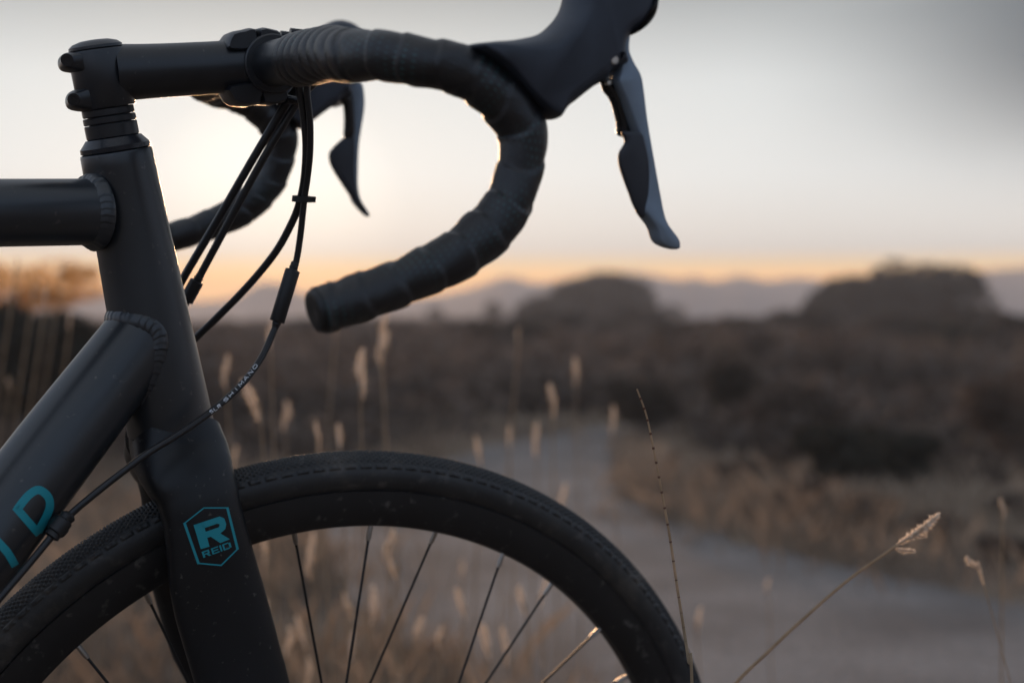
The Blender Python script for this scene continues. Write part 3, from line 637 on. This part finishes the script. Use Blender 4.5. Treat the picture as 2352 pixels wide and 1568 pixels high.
ex = C[-1]; tx = WC + [-.004, -.056, .03]
for k in (0.3, 0.6, 0.85, 1.0):
    C = np.vstack([C, ex + (tx - ex) * k + np.array([-.006 * math.sin(k * math.pi), 0, 0])]); Rr = np.append(Rr, np.interp(k, [0, 1], [Rr[len(rows) - 1], .014])); Hh = np.append(Hh, np.interp(k, [0, 1], [Hh[len(rows) - 1], .008]))
Rr = Rr * 0.965
Cs = spline(C, 4 * (len(C) - 1)); tt_ = np.linspace(0, len(C) - 1, len(Cs)); rr = np.stack([np.interp(tt_, range(len(C)), Rr), np.interp(tt_, range(len(C)), Hh)], 1)
fork = empty('fork', LS([0.05, 0, -.3])); fork.parent = bike; fork.location = Vector(WL[fork.name] - WL[bike.name])
bV, bF = tube(Cs, rr, 48, ref=np.array([1.0, 0, 0]), pw=2.25)
near_blade = mk('fork_blade', LS(bV), bF, M['fork'], fork, sharp=60)
mk('fork_blade', LS(flipy(bV)), flipf(bF), M['fork'], fork, sharp=60)
FB_BVH = BVHTree.FromPolygons([Vector(v) for v in LS(bV)], bF)
# crown: from the round race under the head tube to the arch over the tyre
ct = [(HT1 - .0008, .0300, .0300, 0), (HT1 - .006, .0312, .0310, .000), (HT1 - .018, .0318, .0325, .001), (HT1 - .030, .031, .036, .002), (HT1 - .042, .027, .040, .004), (HT1 - .052, .018, .040, .007)]
P = np.array([AX * t + np.array([o_, 0, 0]) for t, a_, b_, o_ in ct]); V, Fc = tube(P, np.array([(a_, b_) for t, a_, b_, o_ in ct]), 48, ref=np.array([1.0, 0, 0]))
mk('fork_crown', LS(V), Fc, M['fork'], fork, sharp=60)

# --- front wheel
def wheel_parts(parent, R3, wc, tyre_mesh=None, steerw=None):
    toW = (lambda P: np.asarray(P) @ R3.T + O)
    # tyre: rounded section with knurled tread; modelled as one sweep
    ns = 3000; rt = 0.0175; rc = WR - rt
    s = np.arange(ns) / ns * 2 * math.pi; ph = np.concatenate([np.linspace(-2.35, -1.24, 9), np.linspace(-1.2, 1.2, 74), np.linspace(1.24, 2.35, 9)]); ntp = len(ph)        # 0 at the crown of the tread
    L = s * WR / .0052; w_ = ph * rt / .0043
    a_ = (L[:, None] + w_[None]) % 1.0; b_ = (L[:, None] - w_[None]) % 1.0
    dia = np.minimum(np.clip(np.minimum(a_, 1 - a_) * 5 - .6, 0, 1), np.clip(np.minimum(b_, 1 - b_) * 5 - .6, 0, 1))
    m1 = np.clip((0.88 - np.abs(ph)) * 14, 0, 1)[None]
    k_ = (s * WR / .0125) % 1.0; lug = np.clip(np.minimum(k_, 1 - k_) * 9 - .8, 0, 1)[:, None]; m2 = (np.clip((np.abs(ph) - .90) * 16, 0, 1) * np.clip((1.16 - np.abs(ph)) * 16, 0, 1))[None]
    h = .0017 * dia * m1 + (.0013 + .0004 * np.sin(s * 311)[:, None]) * lug * m2
    rr_ = rt - .0016 + h
    rad = rc + rr_ * np.cos(ph)[None]; yy = rr_ * np.sin(ph)[None] * 1.0
    V = np.stack([wc[0] + rad * np.cos(s)[:, None], wc[1] + yy, wc[2] + rad * np.sin(s)[:, None]], -1).reshape(-1, 3)
    i = np.arange(ns)[:, None]; j = np.arange(ntp - 1)[None]
    Fq = np.stack([(i * ntp + j), (i * ntp + j + 1), (((i + 1) % ns) * ntp + j + 1), (((i + 1) % ns) * ntp + j)], -1).reshape(-1, 4)
    mk('tyre', toW(V), Fq, M['tyre'], parent, sharp=0)
    # rim
    pr = [(.326, -.0130), (.3268, -.0115), (.3262, -.0105), (.318, -.0105), (.318, .0105), (.3262, .0105), (.3268, .0115), (.326, .0130), (.316, .0132), (.304, .0115), (.2985, .0080), (.2970, .003), (.2970, -.003), (.2985, -.0080), (.304, -.0115), (.316, -.0132)]
    n = 240; an = np.arange(n) / n * 2 * math.pi; V = []
    for r, y in pr: V.append(np.stack([wc[0] + r * np.cos(an), wc[1] + 0 * an + y, wc[2] + r * np.sin(an)], 1))
    V = np.stack(V, 1).reshape(-1, 3); m = len(pr)
    i = np.arange(n)[:, None]; j = np.arange(m)[None]
    Fq = np.stack([i * m + j, i * m + (j + 1) % m, ((i + 1) % n) * m + (j + 1) % m, ((i + 1) % n) * m + j], -1).reshape(-1, 4)
    mk('rim', toW(V), Fq, M['rim'], parent, sharp=30)
    V, Fc = lathe([(-.05, .008), (-.036, .010), (-.034, .030), (-.030, .030), (-.026, .016), (.026, .016), (.030, .030), (.034, .030), (.036, .010), (.05, .008)], toW(wc), R3[:, 1], 32); mk('hub', V, Fc, M['anod'], parent)
    for k in range(32):
        al = math.radians(87.8 - 11.25 * k); typ = k % 4
        far = typ in (1, 3); sg = 1 if typ in (0, 1) else -1
        yh = .032 if far else -.032; yr = .004 if far else -.004
        be = al + sg * math.acos(.0285 / .297)
        A = wc + [.2985 * math.cos(al), yr, .2985 * math.sin(al)]; B = wc + [.0285 * math.cos(be), yh, .0285 * math.sin(be)]
        dr = nrm(B - A); N0 = A; N1 = A + dr * .0125
        mk('nipple', toW(tube([N0, A + dr * .010, N1], [.0021, .0021, .0016], 8)[0]), tube([N0, A + dr * .010, N1], [.0021, .0021, .0016], 8)[1], M['nipple'], parent)
        V, Fc = tube([A + dr * .011, B], .00108, 8); mk('spoke', toW(V), Fc, M['spoke'], parent)
fw = empty('front_wheel', LS(WC)); fw.parent = bike; fw.location = Vector(WL[fw.name] - WL[bike.name])
wheel_parts(fw, RS, WC)
rw = empty('rear_wheel', LF(RA)); rw.parent = bike; rw.location = Vector(WL[rw.name] - WL[bike.name])
dloc = None
for ch in list(fw.children):
    c = ch.copy(); COL.objects.link(c); c.parent = rw
    Rm = RF @ RS.T
    from mathutils import Matrix
    Mx = Matrix([list(r) for r in Rm])
    c.location = Mx @ ch.location; c.rotation_euler = Mx.to_euler()

# --- stem
stem = empty('stem', LS(AX * .03)); stem.parent = bike; stem.location = Vector(WL[stem.name] - WL[bike.name])
BAR = S(612, 150); SA = S(262, 168)
V, Fc = lathe([(.0274, .0186), (.0282, .0192), (.0650, .0192), (.0662, .0186)], O, RS @ AX, 48)
mk('steerer_clamp', V, Fc, M['anod'], stem)
P = np.array([SA + (BAR - SA) * k for k in np.linspace(0.0, .93, 10)]); P[0] = SA
mk('extension', LS(tube(P, np.array([.0195, .0190, .0186, .0184, .0183, .0183, .0183, .0184, .0188, .0196]), 48, ref=np.array([0, 1.0, 0]))[0]), tube(P, .018, 48)[1], M['anod'], stem)
V, Fc = lathe([(.0663, .0172), (.0672, .0180), (.0690, .0178), (.0712, .0150), (.0728, .0095), (.0732, .004)], O, RS @ AX, 48); mk('top_cap', V, Fc, M['anod'], stem)
for ol in ([(215, 112), (172, 119), (146, 124), (134, 140), (140, 161), (163, 168), (215, 172)], [(215, 198), (180, 204), (159, 213), (151, 231), (158, 250), (185, 257), (220, 254)]):
    o2 = np.array([S(x, y)[[0, 2]] for x, y in ol]); V, Fc = puff(o2, .0150, .0036); mk('clamp_lobe', LS(V), Fc, M['anod'], stem)
    c = o2.mean(0) * .35 + o2[3] * .65
    V, Fc = lathe([(-.0005, .0042), (.001, .0042), (.001, .0022), (.0002, .0022)], LS([c[0], -.0150, c[1]]), RS[:, 1] * -1, 16); mk('bolt', V, Fc, M['gloss'], stem)
# bar clamp with faceplate
V, Fc = lathe([(-.0215, .0150), (-.0215, .0198), (-.0205, .0208), (.0205, .0208), (.0215, .0198), (.0215, .0150)], LS(BAR), RS[:, 1], 48); mk('bar_clamp', V, Fc, M['anod'], stem)
for ol in ([(512, 101), (524, 77), (553, 69), (580, 68), (580, 115), (520, 120)], [(585, 68), (617, 67), (636, 75), (641, 92), (640, 112), (585, 118)],
           [(516, 196), (518, 221), (538, 243), (590, 240), (590, 190)], [(594, 240), (648, 236), (653, 210), (648, 190), (594, 190)]):
    o2 = np.array([S(x - 4, y + 1)[[0, 2]] for x, y in ol]); V, Fc = puff(o2, .0185, .0022, per=2, K=3); mk('clamp_ear', LS(V), Fc, M['anod'], stem)
for s in (-1, 1):
    for zz in (.0235, -.0235):
        V, Fc = lathe([(-.004, .0031), (.0045, .0031), (.005, .0026)], LS(BAR + [.0165, s * .013, zz]), RS[:, 0], 14); mk('bolt', V, Fc, M['gloss'], stem)

# --- handlebar
hb = empty('handlebar', LS(BAR)); hb.parent = bike; hb.location = Vector(WL[hb.name] - WL[bike.name])
P = np.array([BAR + [0, y, 0] for y in np.linspace(-.10, .10, 21)]); mk('bar', LS(tube(P, np.interp(np.linspace(-.10, .10, 21), [-.1, -.06, .06, .1], [.0140, .0159, .0159, .0140]), 32)[0]), tube(P, .01, 32)[1], M['anod'], hb)
cl_ = [(None, -.078, 116), (None, -.095, 121), (None, -.122, 122), (None, -.155, 120), ((800, 128), -.192, 119), ((850, 127), -.217, 117), ((905, 131), -.235, 116), ((960, 141), -.246, 117), ((1020, 152), -.252, 116), ((1070, 166), -.255, 119), ((1120, 197), -.257, 124), ((1163, 241), -.258, 124), ((1193, 285), -.259, 121), ((1202, 322), -.260, 116),
       ((1198, 362), -.261, 112), ((1189, 407), -.262, 110), ((1170, 462), -.264, 114), ((1130, 520), -.266, 121), ((1058, 581), -.268, 121), ((985, 620), -.270, 113), ((905, 655), -.272, 112), ((815, 688), -.275, 117), ((732, 713), -.277, 112)]
C = []; Dm = []
for p, y, w in cl_:
    c = BAR + np.array([0, y, 0]) + np.array([0, 0, -.0006]) if p is None else S(*p, y)
    C.append(c); dep = (LS(c) - CAMP) @ np.array([0, math.cos(PITCH), math.sin(PITCH)]); Dm.append(w * dep / FPX / 2)
C = np.array(C); Dm = np.array(Dm)
Cs = spline(C, 26 * (len(C) - 1)); Ds = np.interp(np.linspace(0, len(C) - 1, len(Cs)), range(len(C)), Dm)
Ln = np.concatenate([[0], np.cumsum(np.linalg.norm(np.diff(Cs, axis=0), axis=1))])
# wraps: tight ridges beside the stem, wide overlapping turns after that
pos = np.cumsum(np.r_[-.004, rng.uniform(.0150, .0185, 8), rng.uniform(.017, .024, 60)])
def tape_r(n, an):
    ph = Ln[:, None] + (.0040 * np.sin(an + Ln[:, None] * 9) + .0024 * np.cos(2 * an + Ln[:, None] * 47))[None if False else slice(None)]
    idx = np.clip(np.searchsorted(pos, ph.ravel(), side='right') - 1, 0, len(pos) - 2); fr = ((ph.ravel() - pos[idx]) / (pos[idx + 1] - pos[idx])).reshape(ph.shape); fr = np.clip(fr, 0, 1)
    tight = (ph < .125)
    saw = np.where(tight, np.sin(np.pi * np.clip(fr, .001, .999)) ** .55, np.where(fr < .14, fr / .14, 1 - ((fr - .14) / .86) ** 1.3))
    amp = np.where(tight, .15, .078)
    wob = .016 * np.sin(an * 5 + Ln[:, None] * 310 + 4 * np.sin(Ln[:, None] * 61)) * np.sin(Ln[:, None] * 120 + an) + .026 * np.sin(an * 2 + Ln[:, None] * 90 + 3 * np.sin(Ln[:, None] * 37)) + .012 * np.sin(an * 3 - Ln[:, None] * 160)
    return 1 - amp * .62 + amp * saw + wob * np.where(tight, .2, .8)
seg = 48
V, Fc = tube(Cs, Ds, seg, caps=True, rfun=tape_r)
uv = np.stack([np.repeat(Ln, seg), np.tile(np.arange(seg) / seg, len(Ln))], 1)
mk('bar_tape', LS(V), Fc, M['tape'], hb, sharp=60, uv=uv)
mk('bar_tape', LS(flipy(V)), flipf(Fc), M['tape'], hb, sharp=60, uv=uv)
e_ = Cs[-1]; ed = nrm(Cs[-1] - Cs[-6])
for f_ in (1, -1):
    q = e_ * [1, f_, 1]; dd_ = ed * [1, f_, 1]
    V, Fc = lathe([(-.003, .0122), (.0010, .0122), (.0030, .0112), (.0040, .0085), (.0030, .004)], LS(q), RS @ dd_, 24); mk('bar_end_plug', V, Fc, M['plastic'], hb)

# --- hoods and levers, near side built, far side mirrored
YH = -.2575
def zpt(zx, zy): return (1091 + zx * .3845, zy * .3845)
def outl(pts, y): return np.array([S(x, y_, y)[[0, 2]] for x, y_ in pts])
hood_o = outl([(1078, 108), (1120, 97), (1180, 92), (1240, 78), (1275, 50), (1296, 20), (1306, -15), (1318, -58), (1345, -98), (1392, -116), (1440, -100), (1472, -60), (1484, -15), (1483, 18), (1476, 45), (1455, 72), (1430, 88),
               (1422, 112), (1428, 140), (1418, 160), (1392, 168), (1376, 188), (1350, 203), (1312, 233), (1290, 250), (1262, 276), (1230, 250), (1196, 216), (1140, 152)], YH)
hyf = lambda x, z: YH + 0 * x - .010 * np.clip((x - .16) / .08, 0, 1) * 0
blade_o = outl([zpt(*p) for p in [(850, 200), (905, 190), (922, 215), (915, 300), (940, 370), (980, 450), (996, 560), (1010, 720), (1040, 940), (1075, 1180), (1102, 1312), (1165, 1408), (1178, 1450), (1165, 1486), (1100, 1474), (1056, 1440), (1030, 1360), (985, 1296), (965, 1250),
                                               (985, 1150), (985, 1000), (960, 850), (925, 740), (880, 600), (835, 490), (850, 430), (862, 330)]], -.268)
arm_o = outl([(1384, 186), (1396, 180), (1412, 182), (1428, 205), (1443, 250), (1458, 312), (1424, 312), (1420, 285), (1412, 250), (1402, 225), (1390, 210)], -.262)
pad_o = outl([zpt(*p) for p in [(845, 790), (900, 786), (955, 795), (978, 850), (1000, 960), (1006, 1080), (995, 1200), (968, 1298), (920, 1240), (885, 1150), (855, 1070), (828, 985), (828, 915), (862, 850)]], -.268)
plate_o = outl([(1478, -8), (1485, 14), (1477, 45), (1456, 72), (1428, 87), (1421, 74), (1438, 52), (1456, 28), (1466, 0)], YH)
far_blade = outl([(803, 192), (828, 190), (836, 222), (836, 254), (831, 292), (826, 333), (825, 381), (826, 428), (834, 460), (853, 490), (851, 499), (838, 489), (817, 464), (807, 430), (803, 380), (804, 330), (806, 290), (806, 250), (800, 225)], .2625)
far_paddle = outl([(790, 316), (812, 312), (815, 345), (814, 390), (818, 430), (826, 465), (842, 489), (809, 457), (784, 422), (761, 384), (755, 359), (761, 343)], .2600)
far_arm = outl([(774, 222), (790, 205), (806, 210), (812, 250), (812, 312), (790, 316), (790, 279), (787, 241)], .2610)
lf = lambda y0, half_flare=.010: (lambda x, z: y0 - half_flare * np.clip((.10 - z) / .14, 0, 1.0))
for f_ in (1, -1):
    fx = (lambda V: V) if f_ == 1 else flipy
    ff = (lambda Fc: Fc) if f_ == 1 else flipf
    root = empty('brake_lever', LS([.23, f_ * YH, .08])); root.parent = bike; root.location = Vector(WL[root.name] - WL[bike.name])
    V, Fc = puff(hood_o, .0196, .0105, per=5, K=8, yfun=hyf, insv=[.0022, .006] + [.0105] * 22 + [.006, .0015, .0012, .0012, .0012]); mk('hood', LS(fx(V)), ff(Fc), M['hood'], root, sharp=0)
    # hood clamp collar where the rubber meets the tape
    blade_, arm_, pad_ = (blade_o, arm_o, pad_o) if f_ == 1 else (far_blade, far_arm, far_paddle)
    V, Fc = puff(blade_, .0072, .0016, per=5, K=4, yfun=lf(-.2625)); mk('lever_blade', LS(fx(V)), ff(Fc), M['blade'], root, sharp=0)
    V, Fc = puff(arm_, .0050, .0040, per=4, K=4, yfun=lambda x, z: -.2605 + 0 * x); mk('shift_arm', LS(fx(V)), ff(Fc), M['gloss'], root, sharp=0)
    V, Fc = puff(pad_, .0022, .0016, per=4, K=3, yfun=(lambda x, z: -.2745 + 0 * x) if f_ == 1 else (lambda x, z: -.2600 + 0 * x)); mk('shift_paddle', LS(fx(V)), ff(Fc), M['paddle'], root, sharp=50)
    V, Fc = puff(plate_o, .0186, .0035, per=4, K=4, yfun=lambda x, z: YH - .0004 + 0 * x); mk('name_plate', LS(fx(V)), ff(Fc), M['gloss'], root, sharp=50)
    q = S(1411, 138, YH - .0185) * [1, f_, 1]; V, Fc = lathe([(-.003, .0026), (.0004, .0026), (.0009, .0021)], LS(q), RS[:, 1] * -f_, 20); mk('pivot_pin', V, Fc, M['steel'], root)
    b = MB()
    for (p1, p2, r) in (((1400, 172), (1420, 158), .0022), ((1395, 190), (1418, 176), .0016), ((1388, 188), (1398, 168), .0016)):
        b.add(*tube([LS(S(*p1, -.262) * [1, f_, 1]), LS(S(*p2, -.262) * [1, f_, 1])], r, 8))
    b.build('return_spring', M['steel'], root)
    q = S(1397, 190, -.266) * [1, f_, 1]; V, Fc = lathe([(-.002, .0016), (.0012, .0016), (.0016, .0012)], LS(q), RS[:, 1] * -f_, 14); mk('pivot_pin', V, Fc, M['steel'], root)

# --- cables
def cable(pts, r=.0025, name='cable', m='cable', n=90):
    P = spline(pts, n); return mk(name, *tube(P, r, 14), M[m], bike), P
cable([SW(720, 175, -.012), SW(700, 190, -.008), SW(668, 222, .0), SW(590, 350, .012), SW(500, 505, .03), SW(425, 632, .040), SW(395, 690, .044), SW(360, 770, .046)], .0030)
c2 = cable([SW(735, 175, -.016), SW(718, 195, -.012), SW(688, 228, -.004), SW(610, 355, .008), SW(520, 520, .024), SW(462, 628, .034), SW(440, 668, .037), SW(405, 740, .042)], .0028)[1]
cable([SW(690, 180, -.03), SW(688, 205, -.03), SW(697, 260, -.028), SW(703, 330, -.024), SW(700, 400, -.018), SW(690, 457, -.012), SW(672, 508, -.004), SW(630, 583, .008), SW(555, 672, .024), SW(450, 776, .040), SW(395, 830, .045)], .0028)
c4pts = [SW(712, 180, -.034), SW(705, 208, -.034), SW(712, 280, -.032), SW(712, 350, -.027), SW(706, 410, -.020), SW(699, 457, -.016), SW(690, 540, -.012), SW(680, 602, -.010), SW(664, 660, -.010), SW(645, 725, -.012), SW(630, 757, -.014), SW(600, 822, -.022), SW(550, 888, -.034)]
c4pts += [FW(x, y, z) for x, y, z in [(478, 950, -.050), (400, 1003, -.050), (340, 1040, -.048), (270, 1092, -.044), (200, 1148, -.040), (158, 1185, -.036), (118, 1232, -.034), (60, 1302, -.034), (0, 1372, -.034), (-60, 1445, -.032), (-220, 1660, -.028)]]
c4o, c4P = cable(c4pts, .0024, n=200)
def sleeve(p0, p1, y0, y1, prof, name, fn=SW):
    a_ = fn(*p0, y0); b_ = fn(*p1, y1); L_ = np.linalg.norm(b_ - a_)
    V, Fc = lathe([(t * L_, r) for t, r in prof], a_, b_ - a_, 24); return mk(name, V, Fc, M['plastic'], bike)
sleeve((678, 602), (632, 752), -.010, -.0135, [(0, .0026), (.02, .0030), (.06, .0028), (.07, .0032), (.11, .0030), (.12, .0053), (.13, .0055), (.90, .0055), (.91, .0052), (.915, .0030), (.95, .0032), (.96, .0028), (1, .0026)], 'barrel_adjuster')
sleeve((461, 630), (428, 690), .034, .0385, [(0, .0026), (.03, .0030), (.10, .0029), (.12, .0034), (.25, .0032), (.27, .0052), (1, .0052)], 'barrel_adjuster')
# zip tie round the two hoses
za = SW(672, 456, -.015); zb = SW(716, 458, -.016); zc = SW(694, 457, -.015); zd = RS[:, 1]
zax = nrm(SW(690, 500, -.015) - SW(700, 410, -.017)); an = np.linspace(0, 2 * math.pi, 25)[:-1]; zx_ = nrm(zb - za); zy_ = np.cross(zax, zx_)
V = []; Fc = []
for i_, a in enumerate(an):
    for dz, rr2 in ((-.0021, 1.0), (.0021, 1.0), (.0021, 1.2), (-.0021, 1.2)): V.append(zc + zx_ * math.cos(a) * .0062 * rr2 + zy_ * math.sin(a) * .0045 * rr2 + zax * dz)
n = len(an)
for i_ in range(n):
    for j in range(4): Fc.append((i_ * 4 + j, i_ * 4 + (j + 1) % 4, ((i_ + 1) % n) * 4 + (j + 1) % 4, ((i_ + 1) % n) * 4 + j))
b = MB().add(V, Fc)
hV = np.array([[x, y, z] for x in (.0055, .0095) for y in (-.0024, .0024) for z in (-.0020, .0020)]); b.add(np.array([zc + zx_ * v[0] + zy_ * v[1] + zax * v[2] for v in hV]), [(0, 1, 3, 2), (4, 6, 7, 5), (0, 4, 5, 1), (2, 3, 7, 6), (0, 2, 6, 4), (1, 5, 7, 3)])
b.build('zip_tie', M['plastic'], bike, smooth=False)
# cable guide on the down tube
ga, gb = FW(162, 1178, -.036), FW(116, 1234, -.034); L_ = np.linalg.norm(gb - ga)
b = MB().add(*lathe([(0, .0030), (.1 * L_, .0052), (.25 * L_, .0046), (.3 * L_, .0058), (.75 * L_, .0058), (.8 * L_, .0046), (.95 * L_, .0052), (L_, .0030)], ga, gb - ga, 20))
gc = FW(130, 1208, -.020); b.add(*tube([ (ga + gb) / 2, gc], [.0060, .0085], 12)); b.build('cable_guide', M['plastic'], bike)

# ------------------------------------------------------------------ printed marks, laid on the surfaces they are printed on
def decal(name, polys, bvh, m, parent, off=.00025, step=3.0, tox=lambda p: p):
    """polys: convex quads in picture measures, cut fine and dropped on the surface"""
    b = MB()
    for q in polys:
        q = np.array([tox(p) for p in q], float)
        nu = max(1, int(max(np.linalg.norm(q[1] - q[0]), np.linalg.norm(q[2] - q[3])) / step)); nv = max(1, int(max(np.linalg.norm(q[3] - q[0]), np.linalg.norm(q[2] - q[1])) / step))
        V = []; ok = True
        for i in range(nu + 1):
            for j in range(nv + 1):
                u, v = i / nu, j / nv; p = (q[0] * (1 - u) + q[1] * u) * (1 - v) + (q[3] * (1 - u) + q[2] * u) * v
                r = Vector(ray(*p)).normalized(); hit = bvh.ray_cast(Vector(CAMP), r)
                if hit[0] is None: ok = False; break
                nn_ = hit[1]; nn_ = nn_ if nn_.dot(r) < 0 else -nn_
                V.append(np.array(hit[0] + nn_ * off))
            if not ok: break
        if not ok: continue
        Fc = [(i * (nv + 1) + j, (i + 1) * (nv + 1) + j, (i + 1) * (nv + 1) + j + 1, i * (nv + 1) + j + 1) for i in range(nu) for j in range(nv)]
        b.add(V, Fc)
    if b.n: return b.build(name, m, parent)
def stroke(pts, w, closed=False):
    P = np.array(pts, float); n = len(P); ws = np.full(n, w) if np.isscalar(w) else np.array(w); t = np.zeros_like(P)
    for i in range(n):
        a_ = P[i - 1] if (i > 0 or closed) else P[i]; b_ = P[(i + 1) % n] if (i < n - 1 or closed) else P[i]; t[i] = nrm(b_ - a_)
    sc_ = np.ones(n)
    for i in range(n):
        if closed or 0 < i < n - 1: sc_[i] = 1 / max(.5, abs(t[i] @ nrm(P[(i + 1) % n] - P[i])))
    nr_ = np.stack([-t[:, 1], t[:, 0]], 1) * (ws * sc_ / 2)[:, None]
    return [(P[i] + nr_[i], P[(i + 1) % n] + nr_[(i + 1) % n], P[(i + 1) % n] - nr_[(i + 1) % n], P[i] - nr_[i]) for i in range(n if closed else n - 1)]
ez = lambda p: np.array([401.95 + .1172 * p[0], 1136.95 + .1172 * p[1]])
hexo = [(565, 246), (1022, 244), (1222, 1050), (902, 1368), (458, 1330), (186, 545)]
hx = []
for i in range(6):
    w = (24, 50, 27, 27, 52, 24)[i]; a_, b_ = np.array(hexo[i]), np.array(hexo[(i + 1) % 6]); d_ = nrm(b_ - a_); hx += stroke([a_ - d_ * 10, b_ + d_ * 10], w)
decal('emblem_outline', hx, FB_BVH, M['teal'], fork, tox=ez)
R_big = [((362, 580), (548, 518), (672, 1000), (502, 1052)), ((362, 580), (870, 412), (822, 552), (556, 645)), ((870, 412), (960, 450), (868, 562), (822, 552)), ((960, 450), (1000, 560), (866, 600), (868, 562)), ((1000, 560), (980, 660), (848, 626), (866, 600)),
         ((980, 660), (882, 745), (800, 642), (848, 626)), ((592, 712), (800, 642), (882, 745), (622, 832)), ((690, 802), (882, 742), (1070, 856), (882, 932))]
decal('emblem_letter', R_big, FB_BVH, M['teal'], fork, off=.00035, tox=ez)
def word(letters, A, right, up): return [tuple(np.array(A) + u * np.array(right) + v * np.array(up) for u, v in q) for q in letters]
bar_ = lambda u0, u1, v0, v1: ((u0, v0), (u1, v0), (u1, v1), (u0, v1))
reid = [bar_(.0, .07, 0, 1), bar_(.07, .25, .8, 1), bar_(.19, .25, .45, .8), bar_(.07, .25, .38, .56), ((.13, .38), (.20, .38), (.28, 0), (.20, 0)),
        bar_(.32, .38, 0, 1), bar_(.38, .57, .82, 1), bar_(.38, .55, .41, .59), bar_(.38, .57, 0, .18), bar_(.61, .67, 0, 1),
        bar_(.71, .77, 0, 1), bar_(.77, .92, .82, 1), bar_(.77, .92, 0, .18), ((.92, 0), (1.0, .16), (1.0, .84), (.92, 1))]
reid = reid[:-1] + [bar_(.92, .99, .1, .9)]
decal('emblem_word', word(reid, (555, 1224), (560, -203), (-38, -118)), FB_BVH, M['teal'], fork, step=1.5, off=.00035, tox=ez)
dz_ = lambda p: np.array([.4141 * p[0], 918.7 + .4141 * p[1]])
Dc = spline([(93, 607), (155, 530), (212, 497), (262, 530), (276, 582), (254, 648), (210, 728)], 36)
decal('letter', stroke(list(Dc), 46) + stroke([(84, 590), (216, 742)], 44), DT_BVH, M['teal'], down_tube, tox=dz_)
decal('letter', stroke(list(spline([(-60, 735), (0, 797), (45, 850), (84, 918)], 12)), 46), DT_BVH, M['teal'], down_tube, tox=dz_)
# small white print on the brake hose
cvh = BVHTree.FromPolygons([Vector(np.array(c4o.matrix_world.translation) * 0 + np.array(v.co) + WL[c4o.name]) for v in c4o.data.vertices], [tuple(p.vertices) for p in c4o.data.polygons])
SF = {'S': [(.9, .95), (.2, .95), (.1, .75), (.3, .52), (.75, .48), (.9, .25), (.8, .05), (.1, .05)], 'H': [[(.1, 0), (.1, 1)], [(.9, 0), (.9, 1)], [(.1, .5), (.9, .5)]], 'I': [(.5, 0), (.5, 1)], 'M': [(.05, 0), (.05, 1), (.5, .3), (.95, 1), (.95, 0)],
      'A': [[(.05, 0), (.5, 1), (.95, 0)], [(.25, .35), (.75, .35)]], 'N': [(.1, 0), (.1, 1), (.9, 0), (.9, 1)], 'O': [(.2, .05), (.8, .05), (.95, .5), (.8, .95), (.2, .95), (.05, .5), (.2, .05)], 'L': [(.1, 1), (.1, 0), (.9, 0)], 'R': [[(.1, 0), (.1, 1), (.8, .95), (.85, .65), (.7, .5), (.1, .5)], [(.5, .5), (.9, 0)]], 'P': [(.1, 0), (.1, 1), (.85, .95), (.85, .55), (.1, .5)]}
def along(txt, p0, p1, h, bow=0):
    p0 = np.array(p0, float); p1 = np.array(p1, float); n = len(txt); out = []
    nrm_ = nrm([-(p1 - p0)[1], (p1 - p0)[0]])
    for i, ch in enumerate(txt):
        if ch == ' ': continue
        c = p0 + (p1 - p0) * (i / n) + nrm_ * bow * math.sin((i + .5) / n * math.pi); r_ = (p1 - p0) / n * .8; u_ = nrm([r_[1], -r_[0]]) * h
        st = SF[ch]; st = st if isinstance(st[0], list) else [st]
        for s_ in st: out += stroke([c - u_ / 2 + r_ * a_ + u_ * b_ for a_, b_ in s_], 1.5)
    return out
decal('printed_words', along('SLR', (482, 947), (509, 929), 7) + along('SHIMANO', (514, 922), (592, 834), 7, 2.5), cvh, M['white'], c4o, off=.00012, step=1.5)

# ------------------------------------------------------------------ dusk haze
HZ = True
if HZ:
    V = [(x, y, z) for x in (-1150, 1150) for y in (-40, 620) for z in (-1.6, 17)]
    hm = bpy.data.materials.new('haze'); hm.use_nodes = True; t = hm.node_tree; t.nodes.clear()
    pv_ = N('ShaderNodeVolumePrincipled', t); pv_.inputs['Color'].default_value = (0.94, 0.95, 0.98, 1); pv_.inputs['Density'].default_value = 0.0028; pv_.inputs['Anisotropy'].default_value = 0.1
    LK(pv_.outputs[0], N('ShaderNodeOutputMaterial', t).inputs['Volume'], t)
    hz = mk('haze', V, [(0, 1, 3, 2), (4, 6, 7, 5), (0, 4, 5, 1), (2, 3, 7, 6), (0, 2, 6, 4), (1, 5, 7, 3)], hm, smooth=False); tag(hz, kind='stuff'); hz['label'] = 'thin evening haze lying over the plain'
